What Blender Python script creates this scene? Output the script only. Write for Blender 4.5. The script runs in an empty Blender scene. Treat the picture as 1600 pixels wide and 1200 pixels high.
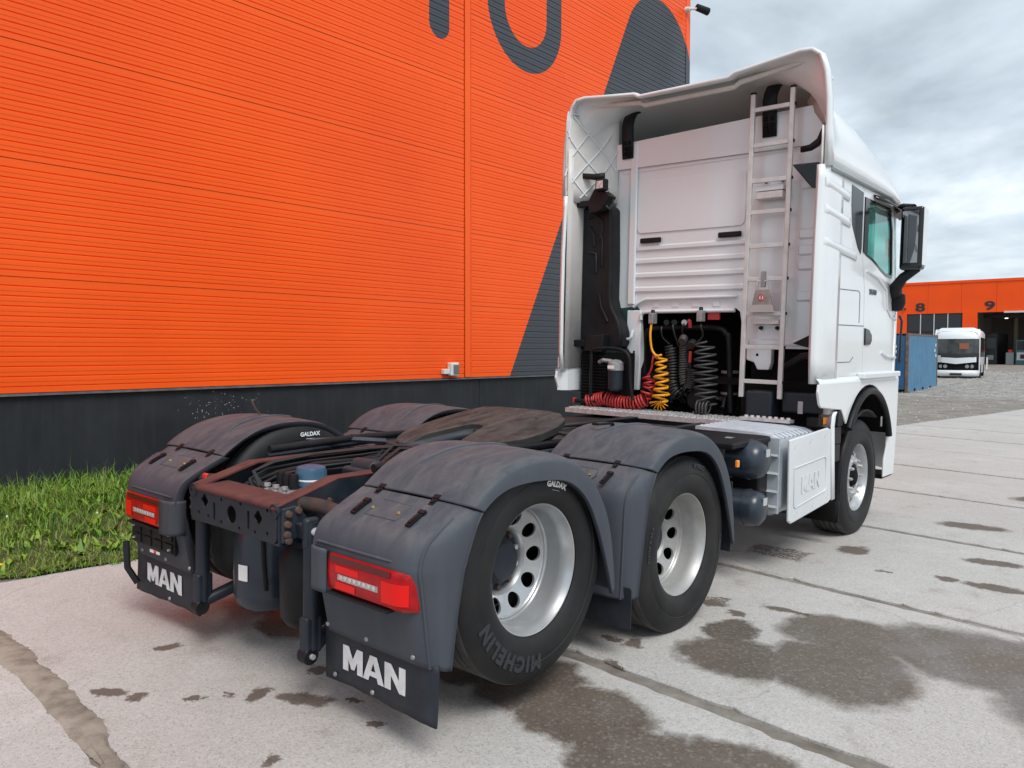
import bpy, bmesh, math, random
from mathutils import Vector, Matrix
R = math.radians
random.seed(7)
scene = bpy.context.scene
col = scene.collection

# ------------------------------------------------------------------ camera
cam_data = bpy.data.cameras.new('camera')
cam = bpy.data.objects.new('camera', cam_data); col.objects.link(cam); scene.camera = cam
cam_data.sensor_fit = 'HORIZONTAL'; cam_data.sensor_width = 36.0
cam_data.lens = 36.0 * 1249.76 / 1600.0
cam_data.clip_start = 0.05; cam_data.clip_end = 3000
CAMP = Vector((-2.7606, -3.4305, 1.6116)); YAW = 0.7064; PITCH = -0.0419; ROLL = 0.0016
fw = Vector((math.cos(PITCH)*math.cos(YAW), math.cos(PITCH)*math.sin(YAW), math.sin(PITCH)))
rt = fw.cross(Vector((0, 0, 1))).normalized(); up = rt.cross(fw)
r2 = rt*math.cos(ROLL) + up*math.sin(ROLL); u2 = -rt*math.sin(ROLL) + up*math.cos(ROLL)
cam.matrix_world = Matrix(((r2.x, u2.x, -fw.x, CAMP.x), (r2.y, u2.y, -fw.y, CAMP.y), (r2.z, u2.z, -fw.z, CAMP.z), (0, 0, 0, 1)))

# ------------------------------------------------------------------ sky, sun, exposure
SUN_AZ, SUN_EL = R(-118), R(52)          # direction towards the (veiled) sun
world = bpy.data.worlds.new('World'); scene.world = world; world.use_nodes = True
nt = world.node_tree; nt.nodes.clear()
def N(t, typ, **kw):
    n = t.nodes.new(typ)
    for k, v in kw.items(): setattr(n, k, v)
    return n
def L(t, a, b): t.links.new(a, b)
def world_sky():
    out = N(nt, 'ShaderNodeOutputWorld'); bg = N(nt, 'ShaderNodeBackground')
    sky = N(nt, 'ShaderNodeTexSky', sky_type='NISHITA'); sky.sun_disc = False
    sky.sun_elevation = SUN_EL; sky.sun_rotation = math.pi/2 - SUN_AZ
    sky.air_density = 1.0; sky.dust_density = 2.0
    geo = N(nt, 'ShaderNodeTexCoord'); sep = N(nt, 'ShaderNodeSeparateXYZ'); L(nt, geo.outputs['Generated'], sep.inputs[0])
    # clouds lie on a flat deck: divide direction by its height above the horizon
    zc = N(nt, 'ShaderNodeMath', operation='MAXIMUM'); L(nt, sep.outputs[2], zc.inputs[0]); zc.inputs[1].default_value = 0.0
    za = N(nt, 'ShaderNodeMath', operation='ADD'); L(nt, zc.outputs[0], za.inputs[0]); za.inputs[1].default_value = 0.16
    dx = N(nt, 'ShaderNodeMath', operation='DIVIDE'); L(nt, sep.outputs[0], dx.inputs[0]); L(nt, za.outputs[0], dx.inputs[1])
    dy = N(nt, 'ShaderNodeMath', operation='DIVIDE'); L(nt, sep.outputs[1], dy.inputs[0]); L(nt, za.outputs[0], dy.inputs[1])
    cmb = N(nt, 'ShaderNodeCombineXYZ'); L(nt, dx.outputs[0], cmb.inputs[0]); L(nt, dy.outputs[0], cmb.inputs[1])
    n1 = N(nt, 'ShaderNodeTexNoise'); n1.inputs['Scale'].default_value = 1.1; n1.inputs['Detail'].default_value = 7; n1.inputs['Roughness'].default_value = 0.55
    n1.inputs['Distortion'].default_value = 0.35
    L(nt, cmb.outputs[0], n1.inputs['Vector'])
    n2 = N(nt, 'ShaderNodeTexNoise'); n2.inputs['Scale'].default_value = 3.2; n2.inputs['Detail'].default_value = 6
    L(nt, cmb.outputs[0], n2.inputs['Vector'])
    r1 = N(nt, 'ShaderNodeValToRGB'); e = r1.color_ramp.elements
    e[0].position = 0.33; e[0].color = (0.37, 0.425, 0.48, 1); e[1].position = 0.66; e[1].color = (0.86, 0.91, 0.95, 1)
    m = r1.color_ramp.elements.new(0.5); m.color = (0.57, 0.655, 0.72, 1)
    L(nt, n1.outputs['Fac'], r1.inputs[0])
    r2_ = N(nt, 'ShaderNodeValToRGB'); e = r2_.color_ramp.elements
    e[0].position = 0.3; e[0].color = (0.86, 0.87, 0.88, 1); e[1].position = 0.7; e[1].color = (1.08, 1.07, 1.06, 1)
    L(nt, n2.outputs['Fac'], r2_.inputs[0])
    mul = N(nt, 'ShaderNodeMix', data_type='RGBA', blend_type='MULTIPLY'); mul.inputs[0].default_value = 1
    L(nt, r1.outputs[0], mul.inputs[6]); L(nt, r2_.outputs[0], mul.inputs[7])
    sk = N(nt, 'ShaderNodeMix', data_type='RGBA', blend_type='MULTIPLY'); sk.inputs[0].default_value = 1
    L(nt, sky.outputs[0], sk.inputs[6]); sk.inputs[7].default_value = (0.09, 0.09, 0.09, 1)
    mix = N(nt, 'ShaderNodeMix', data_type='RGBA'); mix.inputs[0].default_value = 0.88   # a thin veil lets a little blue through
    L(nt, sk.outputs[2], mix.inputs[6]); L(nt, mul.outputs[2], mix.inputs[7])
    L(nt, mix.outputs[2], bg.inputs['Color']); bg.inputs['Strength'].default_value = 0.83
    L(nt, bg.outputs[0], out.inputs[0])
world_sky()
sun_data = bpy.data.lights.new('sun', 'SUN'); sun_data.energy = 1.5; sun_data.angle = R(25); sun_data.color = (1.0, 0.965, 0.92)
sun = bpy.data.objects.new('sun', sun_data); col.objects.link(sun)
sd = Vector((math.cos(SUN_EL)*math.cos(SUN_AZ), math.cos(SUN_EL)*math.sin(SUN_AZ), math.sin(SUN_EL)))
sun.rotation_euler = sd.to_track_quat('Z', 'Y').to_euler()
scene.view_settings.view_transform = 'Standard'; scene.view_settings.look = 'None'
scene.view_settings.exposure = 0.72; scene.view_settings.gamma = 1.0; scene.view_settings.use_curve_mapping = False
scene.render.engine = 'CYCLES'

# ------------------------------------------------------------------ materials
MATS = {}
def mat(name, c, rough=0.5, metal=0.0, c2=None, scale=6.0, amount=1.0, lo=0.4, hi=0.65, bump=0.0, bscale=60.0, coat=0.0,
        dust=None, dust_amt=0.0, streak=None, spec=0.5, emit=0.0, rvar=0.0):
    """Principled paint/plastic/metal with patchy wear: c2 is the second tone, dust settles on upward faces (real deposit),
    streak is a run-down dirt tone."""
    m = bpy.data.materials.new(name); m.use_nodes = True; t = m.node_tree
    b = t.nodes['Principled BSDF']
    b.inputs['Roughness'].default_value = rough; b.inputs['Metallic'].default_value = metal
    b.inputs['Coat Weight'].default_value = coat; b.inputs['Coat Roughness'].default_value = 0.06
    b.inputs['Specular IOR Level'].default_value = spec
    b.inputs['Base Color'].default_value = (*c, 1)
    tc = N(t, 'ShaderNodeTexCoord'); src = None
    if c2 is not None:
        n = N(t, 'ShaderNodeTexNoise'); n.inputs['Scale'].default_value = scale; n.inputs['Detail'].default_value = 8; n.inputs['Roughness'].default_value = 0.62
        L(t, tc.outputs['Object'], n.inputs['Vector'])
        mr = N(t, 'ShaderNodeMapRange'); mr.inputs[1].default_value = lo; mr.inputs[2].default_value = hi; mr.inputs[4].default_value = amount
        L(t, n.outputs['Fac'], mr.inputs[0])
        mx = N(t, 'ShaderNodeMix', data_type='RGBA'); mx.inputs[6].default_value = (*c, 1); mx.inputs[7].default_value = (*c2, 1)
        L(t, mr.outputs[0], mx.inputs[0]); src = mx.outputs[2]
        if rvar:
            ra = N(t, 'ShaderNodeMapRange'); ra.inputs[1].default_value = lo; ra.inputs[2].default_value = hi
            ra.inputs[3].default_value = rough; ra.inputs[4].default_value = min(1, rough+rvar)
            L(t, n.outputs['Fac'], ra.inputs[0]); L(t, ra.outputs[0], b.inputs['Roughness'])
    if streak is not None:
        mp = N(t, 'ShaderNodeMapping'); mp.inputs['Scale'].default_value = (9, 9, 0.7); L(t, tc.outputs['Object'], mp.inputs[0])
        n = N(t, 'ShaderNodeTexNoise'); n.inputs['Scale'].default_value = 1.6; n.inputs['Detail'].default_value = 5; L(t, mp.outputs[0], n.inputs['Vector'])
        mr = N(t, 'ShaderNodeMapRange'); mr.inputs[1].default_value = 0.5; mr.inputs[2].default_value = 0.75; mr.inputs[4].default_value = 0.45
        L(t, n.outputs['Fac'], mr.inputs[0])
        mx = N(t, 'ShaderNodeMix', data_type='RGBA'); mx.inputs[6].default_value = (*c, 1); mx.inputs[7].default_value = (*streak, 1)
        if src: L(t, src, mx.inputs[6])
        L(t, mr.outputs[0], mx.inputs[0]); src = mx.outputs[2]
    if dust is not None:
        g = N(t, 'ShaderNodeNewGeometry'); s = N(t, 'ShaderNodeSeparateXYZ'); L(t, g.outputs['Normal'], s.inputs[0])
        mpd = N(t, 'ShaderNodeMapping'); mpd.inputs['Scale'].default_value = (2.2, 5.5, 4.0); mpd.inputs['Rotation'].default_value = (0, 0, .5); L(t, tc.outputs['Object'], mpd.inputs[0])
        n = N(t, 'ShaderNodeTexNoise'); n.inputs['Scale'].default_value = 2.2; n.inputs['Detail'].default_value = 11; n.inputs['Roughness'].default_value = 0.66; n.inputs['Distortion'].default_value = .6
        L(t, mpd.outputs[0], n.inputs['Vector'])
        a = N(t, 'ShaderNodeMapRange'); a.inputs[1].default_value = 0.35; a.inputs[2].default_value = 0.95; L(t, s.outputs[2], a.inputs[0])
        bb = N(t, 'ShaderNodeMapRange'); bb.inputs[1].default_value = 0.36; bb.inputs[2].default_value = 0.66; L(t, n.outputs['Fac'], bb.inputs[0])
        mm = N(t, 'ShaderNodeMath', operation='MULTIPLY'); L(t, a.outputs[0], mm.inputs[0]); L(t, bb.outputs[0], mm.inputs[1])
        m2 = N(t, 'ShaderNodeMath', operation='MULTIPLY'); L(t, mm.outputs[0], m2.inputs[0]); m2.inputs[1].default_value = dust_amt
        mx = N(t, 'ShaderNodeMix', data_type='RGBA'); mx.inputs[6].default_value = (*c, 1); mx.inputs[7].default_value = (*dust, 1)
        if src: L(t, src, mx.inputs[6])
        L(t, m2.outputs[0], mx.inputs[0]); src = mx.outputs[2]
    if src: L(t, src, b.inputs['Base Color'])
    if bump:
        n = N(t, 'ShaderNodeTexNoise'); n.inputs['Scale'].default_value = bscale; n.inputs['Detail'].default_value = 5; L(t, tc.outputs['Object'], n.inputs['Vector'])
        bp = N(t, 'ShaderNodeBump'); bp.inputs['Strength'].default_value = bump; bp.inputs['Distance'].default_value = 0.01
        L(t, n.outputs['Fac'], bp.inputs['Height']); L(t, bp.outputs[0], b.inputs['Normal'])
    if emit:
        b.inputs['Emission Color'].default_value = (*c, 1); b.inputs['Emission Strength'].default_value = emit
    MATS[name] = m
    return m
mat('white_paint', (.765, .795, .815), .25, c2=(.735, .765, .785), scale=1.1, coat=.7, bump=.012, bscale=3)
mat('white_shell', (.70, .69, .67), .45, c2=(.62, .60, .57), scale=3)
mat('alu', (.70, .71, .70), .45, metal=.35, c2=(.60, .60, .585), scale=9, rvar=.15)
mat('rim_silver', (.50, .515, .53), .32, metal=.7, c2=(.44, .45, .46), scale=9, rvar=.12)
mat('rim_dull', (.46, .46, .455), .42, metal=.5, c2=(.38, .375, .37), scale=8, rvar=.15)
mat('rubber', (.0095, .010, .0115), .6, c2=(.017, .017, .0175), scale=5, bump=.08, bscale=90, spec=.35)
mat('rubber_worn', (.011, .0115, .0125), .64, c2=(.026, .025, .024), scale=4, bump=.1, bscale=80, spec=.35)
mat('tread_dirty', (.075, .07, .066), .85, c2=(.035, .034, .034), scale=9, bump=.3, bscale=40)
mat('letter_rubber', (.030, .033, .040), .5, spec=.4)
mat('fender', (.052, .060, .076), .6, c2=(.063, .071, .086), scale=1.4, dust=(.19, .184, .178), dust_amt=.45, streak=(.075, .084, .099), bump=.05, bscale=180, rvar=.1, spec=.25)
mat('fender_far', (.050, .053, .065), .62, spec=.22, c2=(.062, .064, .076), scale=1.4, dust=(.15, .142, .145), dust_amt=.55, bump=.05, bscale=180)
mat('flap', (.016, .020, .028), .6, c2=(.028, .032, .040), scale=5, bump=.06, bscale=70, spec=.35)
mat('plastic_black', (.0095, .010, .0115), .45, c2=(.016, .016, .018), scale=8, spec=.2)
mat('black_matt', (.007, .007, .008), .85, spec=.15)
mat('gloss_black', (.008, .008, .010), .12, coat=.2, spec=.4)
mat('chassis', (.012, .018, .028), .45, c2=(.021, .028, .038), scale=6, dust=(.085, .078, .072), dust_amt=.4, rvar=.2, spec=.4)
mat('tank_blue', (.020, .030, .045), .30, c2=(.03, .04, .055), scale=5, dust=(.10, .095, .09), dust_amt=.3)
mat('rust_red', (.115, .040, .036), .75, spec=.25, c2=(.075, .030, .028), scale=11, dust=(.15, .075, .066), dust_amt=.4, bump=.1, bscale=60)
mat('rust_bolt', (.10, .055, .04), .8, c2=(.05, .04, .035), scale=30)
mat('grease', (.050, .047, .043), .58, c2=(.022, .021, .021), scale=3.2, lo=.36, hi=.62, dust=(.105, .10, .092), dust_amt=.7, bump=.08, bscale=14, rvar=.2, spec=.25)
mat('lamp_red', (.40, .002, .005), .2, c2=(.30, .0015, .004), scale=20, spec=.4)
mat('lamp_bright', (.72, .008, .006), .3, spec=.3)
mat('lamp_dark', (.10, .002, .006), .15, spec=.5)
mat('lamp_clear', (.52, .42, .42), .25, c2=(.25, .2, .2), scale=80)
mat('amber', (.85, .27, .02), .2, coat=.4)
mat('red_mark', (.75, .03, .03), .4)
mat('zinc', (.68, .69, .70), .4, metal=.5, c2=(.50, .50, .50), scale=20)
mat('tank_alu', (.50, .55, .60), .35, metal=.35, c2=(.58, .62, .66), scale=5, rvar=.1)
mat('panel_white', (.66, .69, .71), .38, c2=(.60, .63, .65), scale=2)
mat('hose_red', (.42, .03, .03), .4); mat('hose_yellow', (.80, .36, .015), .4); mat('hose_black', (.02, .02, .021), .45); mat('hose_grey', (.06, .06, .06), .5)
mat('white_print', (.72, .73, .74), .5, c2=(.55, .56, .57), scale=12)
mat('sticker', (.85, .85, .85), .4)
mat('filter_blue', (.03, .09, .15), .4, c2=(.04, .11, .18), scale=9)
mat('grey_alloy', (.38, .38, .39), .45, metal=.4, c2=(.25, .25, .25), scale=25)
mat('chock', (.33, .30, .28), .6, c2=(.24, .21, .20), scale=15)
mat('glass_dark', (.012, .016, .018), .04, spec=.8)
mat('badge', (.10, .11, .12), .3, metal=.6)
def glass_teal():
    m = bpy.data.materials.new('glass_teal'); m.use_nodes = True; t = m.node_tree; b = t.nodes['Principled BSDF']
    b.inputs['Base Color'].default_value = (.35, .78, .70, 1); b.inputs['Roughness'].default_value = .03
    b.inputs['Transmission Weight'].default_value = .9; b.inputs['IOR'].default_value = 1.05
    b.inputs['Coat Weight'].default_value = 1.0; b.inputs['Coat Roughness'].default_value = .02
    MATS['glass_teal'] = m
glass_teal()

# ------------------------------------------------------------------ mesh helpers
class MB:
    def __init__(s): s.v = []; s.f = []
    def add(s, vs, fs):
        o = len(s.v); s.v += [tuple(v) for v in vs]; s.f += [tuple(i+o for i in f) for f in fs]; return s
    def box(s, x0, x1, y0, y1, z0, z1, M=None):
        vs = [Vector((x, y, z)) for z in (z0, z1) for y in (y0, y1) for x in (x0, x1)]
        if M is not None: vs = [M @ v for v in vs]
        return s.add(vs, [(0, 2, 3, 1), (4, 5, 7, 6), (0, 1, 5, 4), (2, 6, 7, 3), (0, 4, 6, 2), (1, 3, 7, 5)])
    def prism(s, poly, axis, a, b):
        """poly: 2D points; axis 'x': (y,z), 'y': (x,z), 'z': (x,y); closed solid between a and b"""
        def P(p, h): return {'x': (h, p[0], p[1]), 'y': (p[0], h, p[1]), 'z': (p[0], p[1], h)}[axis]
        n = len(poly); vs = [P(p, a) for p in poly] + [P(p, b) for p in poly]
        fs = [tuple(range(n))[::-1], tuple(range(n, 2*n))] + [(i, (i+1) % n, n+(i+1) % n, n+i) for i in range(n)]
        return s.add(vs, fs)
    def tube(s, pts, r, n=8, caps=True):
        pts = [Vector(p) for p in pts]; k = len(pts); rr = r if isinstance(r, (list, tuple)) else [r]*k
        prev = None; vs = []
        for i, p in enumerate(pts):
            d = (pts[min(i+1, k-1)] - pts[max(i-1, 0)]).normalized()
            if prev is None:
                a = Vector((0, 0, 1)) if abs(d.z) < .9 else Vector((1, 0, 0)); u = d.cross(a).normalized()
            else:
                u = (prev - d*prev.dot(d)); u = u.normalized() if u.length > 1e-6 else d.orthogonal().normalized()
            prev = u; w = d.cross(u)
            vs += [p + (u*math.cos(2*math.pi*j/n) + w*math.sin(2*math.pi*j/n))*rr[i] for j in range(n)]
        fs = [(i*n+j, i*n+(j+1) % n, (i+1)*n+(j+1) % n, (i+1)*n+j) for i in range(k-1) for j in range(n)]
        if caps: fs += [tuple(range(n))[::-1], tuple(range((k-1)*n, k*n))]
        return s.add(vs, fs)
    def lathe(s, prof, c=(0, 0, 0), axis='y', n=48, closed=False):
        """prof: (r, h) pairs, h along axis from c"""
        vs = []; k = len(prof); c = Vector(c)
        for r, h in prof:
            for j in range(n):
                a = 2*math.pi*j/n; q, w = r*math.cos(a), r*math.sin(a)
                vs.append(c + Vector({'y': (q, h, w), 'x': (h, q, w), 'z': (q, w, h)}[axis]))
        m = k if closed else k-1
        fs = [(i*n+j, i*n+(j+1) % n, ((i+1) % k)*n+(j+1) % n, ((i+1) % k)*n+j) for i in range(m) for j in range(n)]
        return s.add(vs, fs)
    def disc(s, c, r, axis='y', n=24, r0=None):
        return s.lathe([(r0 if r0 else .0005, 0), (r, 0)], c, axis, n)
    def cyl(s, a, b, r, n=16): return s.tube([a, b], r, n)
    def grid(s, rows, close=False):
        m = len(rows[0]); vs = [p for r in rows for p in r]; k = len(rows)
        fs = [(i*m+j, i*m+j+1, (i+1)*m+j+1, (i+1)*m+j) for i in range(k-1) for j in range(m-1)]
        return s.add(vs, fs)
    def obj(s, name, m, parent=None, smooth=40, bevel=0, seg=2, solid=0, mirror=False, subsurf=0):
        vs = [(v[0], -v[1], v[2]) for v in s.v] if mirror else s.v
        me = bpy.data.meshes.new(name); me.from_pydata([tuple(v) for v in vs], [], s.f); me.update()
        bm = bmesh.new(); bm.from_mesh(me); bmesh.ops.recalc_face_normals(bm, faces=bm.faces); bm.to_mesh(me); bm.free()
        return link(name, me, m, parent, smooth, bevel, seg, solid, subsurf)
def link(name, me, m, parent=None, smooth=40, bevel=0, seg=2, solid=0, subsurf=0):
    o = bpy.data.objects.new(name, me); col.objects.link(o)
    if m is not None: me.materials.append(MATS[m] if isinstance(m, str) else m)
    if smooth:
        me.polygons.foreach_set('use_smooth', [True]*len(me.polygons)); me.set_sharp_from_angle(angle=R(smooth))
    if solid:
        md = o.modifiers.new('solid', 'SOLIDIFY'); md.thickness = solid; md.offset = 0
    if subsurf:
        md = o.modifiers.new('sub', 'SUBSURF'); md.levels = subsurf; md.render_levels = subsurf
    if bevel:
        md = o.modifiers.new('bevel', 'BEVEL'); md.width = bevel; md.segments = seg; md.limit_method = 'ANGLE'; md.angle_limit = R(35); md.harden_normals = True
    if parent is not None: o.parent = parent
    return o
def empty(name, loc=(0, 0, 0), rz=0, parent=None):
    o = bpy.data.objects.new(name, None); col.objects.link(o); o.location = loc; o.rotation_euler = (0, 0, rz)
    o.empty_display_size = .1
    if parent is not None: o.parent = parent
    return o
def tag(o, label=None, cat=None, group=None, kind=None):
    if label: o['label'] = label
    if cat: o['category'] = cat
    if group: o['group'] = group
    if kind: o['kind'] = kind
    return o
def text_verts(body, size, bold=0.0, extrude=0.001, spacing=1.0):
    cu = bpy.data.curves.new('lettering', 'FONT'); cu.body = body; cu.size = size; cu.offset = bold; cu.extrude = extrude
    cu.align_x = 'CENTER'; cu.align_y = 'CENTER'; cu.space_character = spacing; cu.resolution_u = 3
    o = bpy.data.objects.new('lettering', cu); col.objects.link(o)
    me = bpy.data.meshes.new_from_object(o); bpy.data.objects.remove(o); bpy.data.curves.remove(cu)
    return me
def text_obj(name, body, size, m, parent, fn, bold=0.0, extrude=0.001, spacing=1.0):
    me = text_verts(body, size, bold, extrude, spacing)
    for v in me.vertices: v.co = fn(v.co.x, v.co.y, v.co.z)
    me.name = name
    return link(name, me, m, parent, smooth=0)
MAN = [(0, [[(0, 0), (0, 1), (.30, 1), (.52, .52), (.74, 1), (1.04, 1), (1.04, 0), (.76, 0), (.76, .48), (.60, .12), (.44, .12), (.28, .48), (.28, 0)]]),
       (1.06, [[(0, 0), (.28, 0), (.53, .75), (.53, 1), (.36, 1)], [(.53, .75), (.78, 0), (1.06, 0), (.70, 1), (.53, 1)], [(.347, .2), (.713, .2), (.647, .4), (.413, .4)]]),
       (2.16, [[(0, 0), (0, 1), (.3, 1), (.70, .44), (.70, 1), (1, 1), (1, 0), (.72, 0), (.3, .58), (.3, 0)]])]
def man_letters(fn, h):
    mb = MB()
    for off, polys in MAN:
        for poly in polys:
            vs = [fn((off+a-1.58)*h, (b-.5)*h, d) for d in (0, .003) for a, b in poly]; n = len(poly)
            mb.add(vs, [tuple(range(n))[::-1], tuple(range(n, 2*n))] + [(i, (i+1) % n, n+(i+1) % n, n+i) for i in range(n)])
    return mb
# ================================================================== SETTING
def sstep(a, b, x):
    t = min(1, max(0, (x-a)/(b-a))); return t*t*(3-2*t)
def gz(x, y):
    """height of the yard: it falls away from the building near the truck and levels out further off"""
    near = 0.02182*(min(max(y, -7), 6.5)+1.2)
    far = -0.16 + 0.2*sstep(34, 50, x) + 0.28*sstep(50, 82, x)
    w = sstep(13, 28, x); return near*(1-w) + far*w
GRID_A = R(-4.3)                        # the slab grid is turned a little against the building
GX, GY = Vector((math.cos(GRID_A), math.sin(GRID_A), 0)), Vector((-math.sin(GRID_A), math.cos(GRID_A), 0))
GO = Vector((0.59 + .075*1.5, 0.0, 0))  # a cross joint passes here
def slab_xy(a, b): return GO + GX*a + GY*b

STAINS_WET = [(.20, -1.02, .34, .27, 0), (.12, -1.40, .30, .36, .2), (-.06, -1.78, .30, .32, .3), (.08, -2.15, .30, .34, 0),
              (1.18, -1.62, .30, .33, 0), (1.38, -2.10, .46, .40, .3), (1.92, -1.98, .34, .42, 0), (2.05, -2.6, .48, .62, 0), (1.75, -3.2, .6, .5, 0),
              (-.10, .52, .19, .34, -.5), (.12, -.62, .22, .32, 0), (1.52, -1.45, .22, .16, 0)]
STAINS_OIL = [(-1.21, .345, .045, .09, .3), (-1.13, .21, .04, .05, 0), (-.75, -.17, .09, .05, .6), (-.64, -.37, .07, .13, .5), (-.97, .0, .025, .03, 0), (-.77, .67, .06, .05, 0),
              (-.585, -.80, .045, .035, 0), (-1.04, -.74, .035, .03, .4), (-.40, -.14, .06, .04, .8), (3.93, -1.37, .16, .12, 0), (.98, -1.12, .10, .05, .5), (.95, -1.0, .03, .05, 0),
              (1.90, -1.12, .07, .09, 0), (1.82, -1.33, .05, .05, 0), (2.09, -1.54, .05, .13, .2), (3.57, -2.44, .09, .22, .1), (3.57, -2.12, .06, .08, 0), (3.45, -1.73, .04, .06, 0),
              (4.3, -2.3, .1, .2, .3), (5.6, -1.9, .15, .3, .2), (6.1, -2.6, .1, .25, 0), (7.6, -2.2, .2, .3, .5), (-.5, -.55, .03, .04, 0), (-.87, -.08, .02, .03, 0), (.62, -1.28, .16, .03, 1.2)]
def concrete(name, dirt=False):
    m = bpy.data.materials.new(name); m.use_nodes = True; t = m.node_tree; b = t.nodes['Principled BSDF']
    g = N(t, 'ShaderNodeNewGeometry'); P = g.outputs['Position']
    def noise(s, d=6, r=.6, vec=None):
        n = N(t, 'ShaderNodeTexNoise'); n.inputs['Scale'].default_value = s; n.inputs['Detail'].default_value = d; n.inputs['Roughness'].default_value = r
        L(t, vec or P, n.inputs['Vector']); return n
    def rng(src, a, c, lo=0, hi=1):
        q = N(t, 'ShaderNodeMapRange'); q.inputs[1].default_value = a; q.inputs[2].default_value = c; q.inputs[3].default_value = lo; q.inputs[4].default_value = hi
        L(t, src, q.inputs[0]); return q.outputs[0]
    def mix(f, a, c):
        q = N(t, 'ShaderNodeMix', data_type='RGBA')
        for i, s in ((6, a), (7, c)):
            if isinstance(s, tuple): q.inputs[i].default_value = (*s, 1)
            else: L(t, s, q.inputs[i])
        if isinstance(f, float): q.inputs[0].default_value = f
        else: L(t, f, q.inputs[0])
        return q.outputs[2]
    big, mid, fine, speck = noise(.55, 4), noise(3.5, 8, .68), noise(38, 4, .7), noise(120, 2, .5)
    c = mix(rng(big.outputs['Fac'], .35, .65), (.43, .415, .395), (.545, .535, .515))
    c = mix(rng(mid.outputs['Fac'], .35, .7), c, (.45, .43, .405))
    c = mix(rng(mid.outputs['Fac'], .58, .72, 0, .75), c, (.30, .27, .24))
    # exposed aggregate
    vo = N(t, 'ShaderNodeTexVoronoi'); vo.inputs['Scale'].default_value = 150; L(t, P, vo.inputs['Vector'])
    hs = N(t, 'ShaderNodeSeparateColor'); L(t, vo.outputs['Color'], hs.inputs[0])
    stone = rng(hs.outputs[0], .74, .84, 0, .5)
    c = mix(stone, c, (.60, .58, .56))
    darkst = rng(hs.outputs[1], .82, .88, 0, .45)
    c = mix(darkst, c, (.20, .185, .17))
    c = mix(rng(fine.outputs['Fac'], .3, .75, 0, .35), c, (.28, .26, .245))
    # hairline cracks
    cw = noise(1.7, 5, .6)
    wv = N(t, 'ShaderNodeVectorMath', operation='MULTIPLY_ADD'); L(t, cw.outputs['Color'], wv.inputs[0]); wv.inputs[1].default_value = (.5, .5, 0); L(t, P, wv.inputs[2])
    cr = N(t, 'ShaderNodeTexVoronoi', feature='DISTANCE_TO_EDGE'); cr.inputs['Scale'].default_value = .21; L(t, wv.outputs[0], cr.inputs['Vector'])
    c = mix(rng(cr.outputs['Distance'], .0004, .0018, .22, 0), c, (.14, .125, .11))
    # stains with outlines of their own: warp the position, then ellipses
    wn = noise(4.5, 7, .68)
    wp = N(t, 'ShaderNodeVectorMath', operation='MULTIPLY_ADD'); L(t, wn.outputs['Color'], wp.inputs[0]); wp.inputs[1].default_value = (.30, .30, 0)
    sh = N(t, 'ShaderNodeVectorMath', operation='SUBTRACT'); L(t, P, sh.inputs[0]); sh.inputs[1].default_value = (.15, .15, 0)
    L(t, sh.outputs[0], wp.inputs[2])
    wn2 = noise(9, 7, .7)
    wp2 = N(t, 'ShaderNodeVectorMath', operation='MULTIPLY_ADD'); L(t, wn2.outputs['Color'], wp2.inputs[0]); wp2.inputs[1].default_value = (.22, .22, 0)
    sh2 = N(t, 'ShaderNodeVectorMath', operation='SUBTRACT'); L(t, P, sh2.inputs[0]); sh2.inputs[1].default_value = (.11, .11, 0)
    L(t, sh2.outputs[0], wp2.inputs[2])
    def blobs(lst, vec):
        acc = None
        flat = N(t, 'ShaderNodeVectorMath', operation='MULTIPLY'); L(t, vec, flat.inputs[0]); flat.inputs[1].default_value = (1, 1, 0)
        for cx, cy, rx, ry, ro in lst:
            mp = N(t, 'ShaderNodeMapping', vector_type='TEXTURE'); mp.inputs['Location'].default_value = (cx, cy, 0); mp.inputs['Rotation'].default_value = (0, 0, ro)
            mp.inputs['Scale'].default_value = (rx, ry, 1); L(t, flat.outputs[0], mp.inputs[0])
            ln = N(t, 'ShaderNodeVectorMath', operation='LENGTH'); L(t, mp.outputs[0], ln.inputs[0])
            if acc is None: acc = ln.outputs['Value']
            else:
                mn = N(t, 'ShaderNodeMath', operation='MINIMUM'); L(t, acc, mn.inputs[0]); L(t, ln.outputs['Value'], mn.inputs[1]); acc = mn.outputs[0]
        return acc
    def tread_print(cx, cy, rx, ry, ro):
        mp = N(t, 'ShaderNodeMapping', vector_type='TEXTURE'); mp.inputs['Location'].default_value = (cx, cy, 0); mp.inputs['Rotation'].default_value = (0, 0, ro); mp.inputs['Scale'].default_value = (rx, ry, 1); L(t, wp2.outputs[0], mp.inputs[0])
        ss = N(t, 'ShaderNodeSeparateXYZ'); L(t, mp.outputs[0], ss.inputs[0]); res = None
        for q in (0, 1):
            ab = N(t, 'ShaderNodeMath', operation='ABSOLUTE'); L(t, ss.outputs[q], ab.inputs[0]); k = rng(ab.outputs[0], .85, 1.05, 1, 0)
            if res is None: res = k
            else:
                mm = N(t, 'ShaderNodeMath', operation='MULTIPLY'); L(t, res, mm.inputs[0]); L(t, k, mm.inputs[1]); res = mm.outputs[0]
        sn = N(t, 'ShaderNodeMath', operation='SINE'); ml = N(t, 'ShaderNodeMath', operation='MULTIPLY'); L(t, ss.outputs[0], ml.inputs[0]); ml.inputs[1].default_value = 24; L(t, ml.outputs[0], sn.inputs[0])
        mm = N(t, 'ShaderNodeMath', operation='MULTIPLY'); L(t, res, mm.inputs[0]); L(t, rng(sn.outputs[0], -.75, -.3), mm.inputs[1]); return mm.outputs[0]
    wet = rng(blobs(STAINS_WET, wp.outputs[0]), .80, 1.03, 1, 0)
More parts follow.
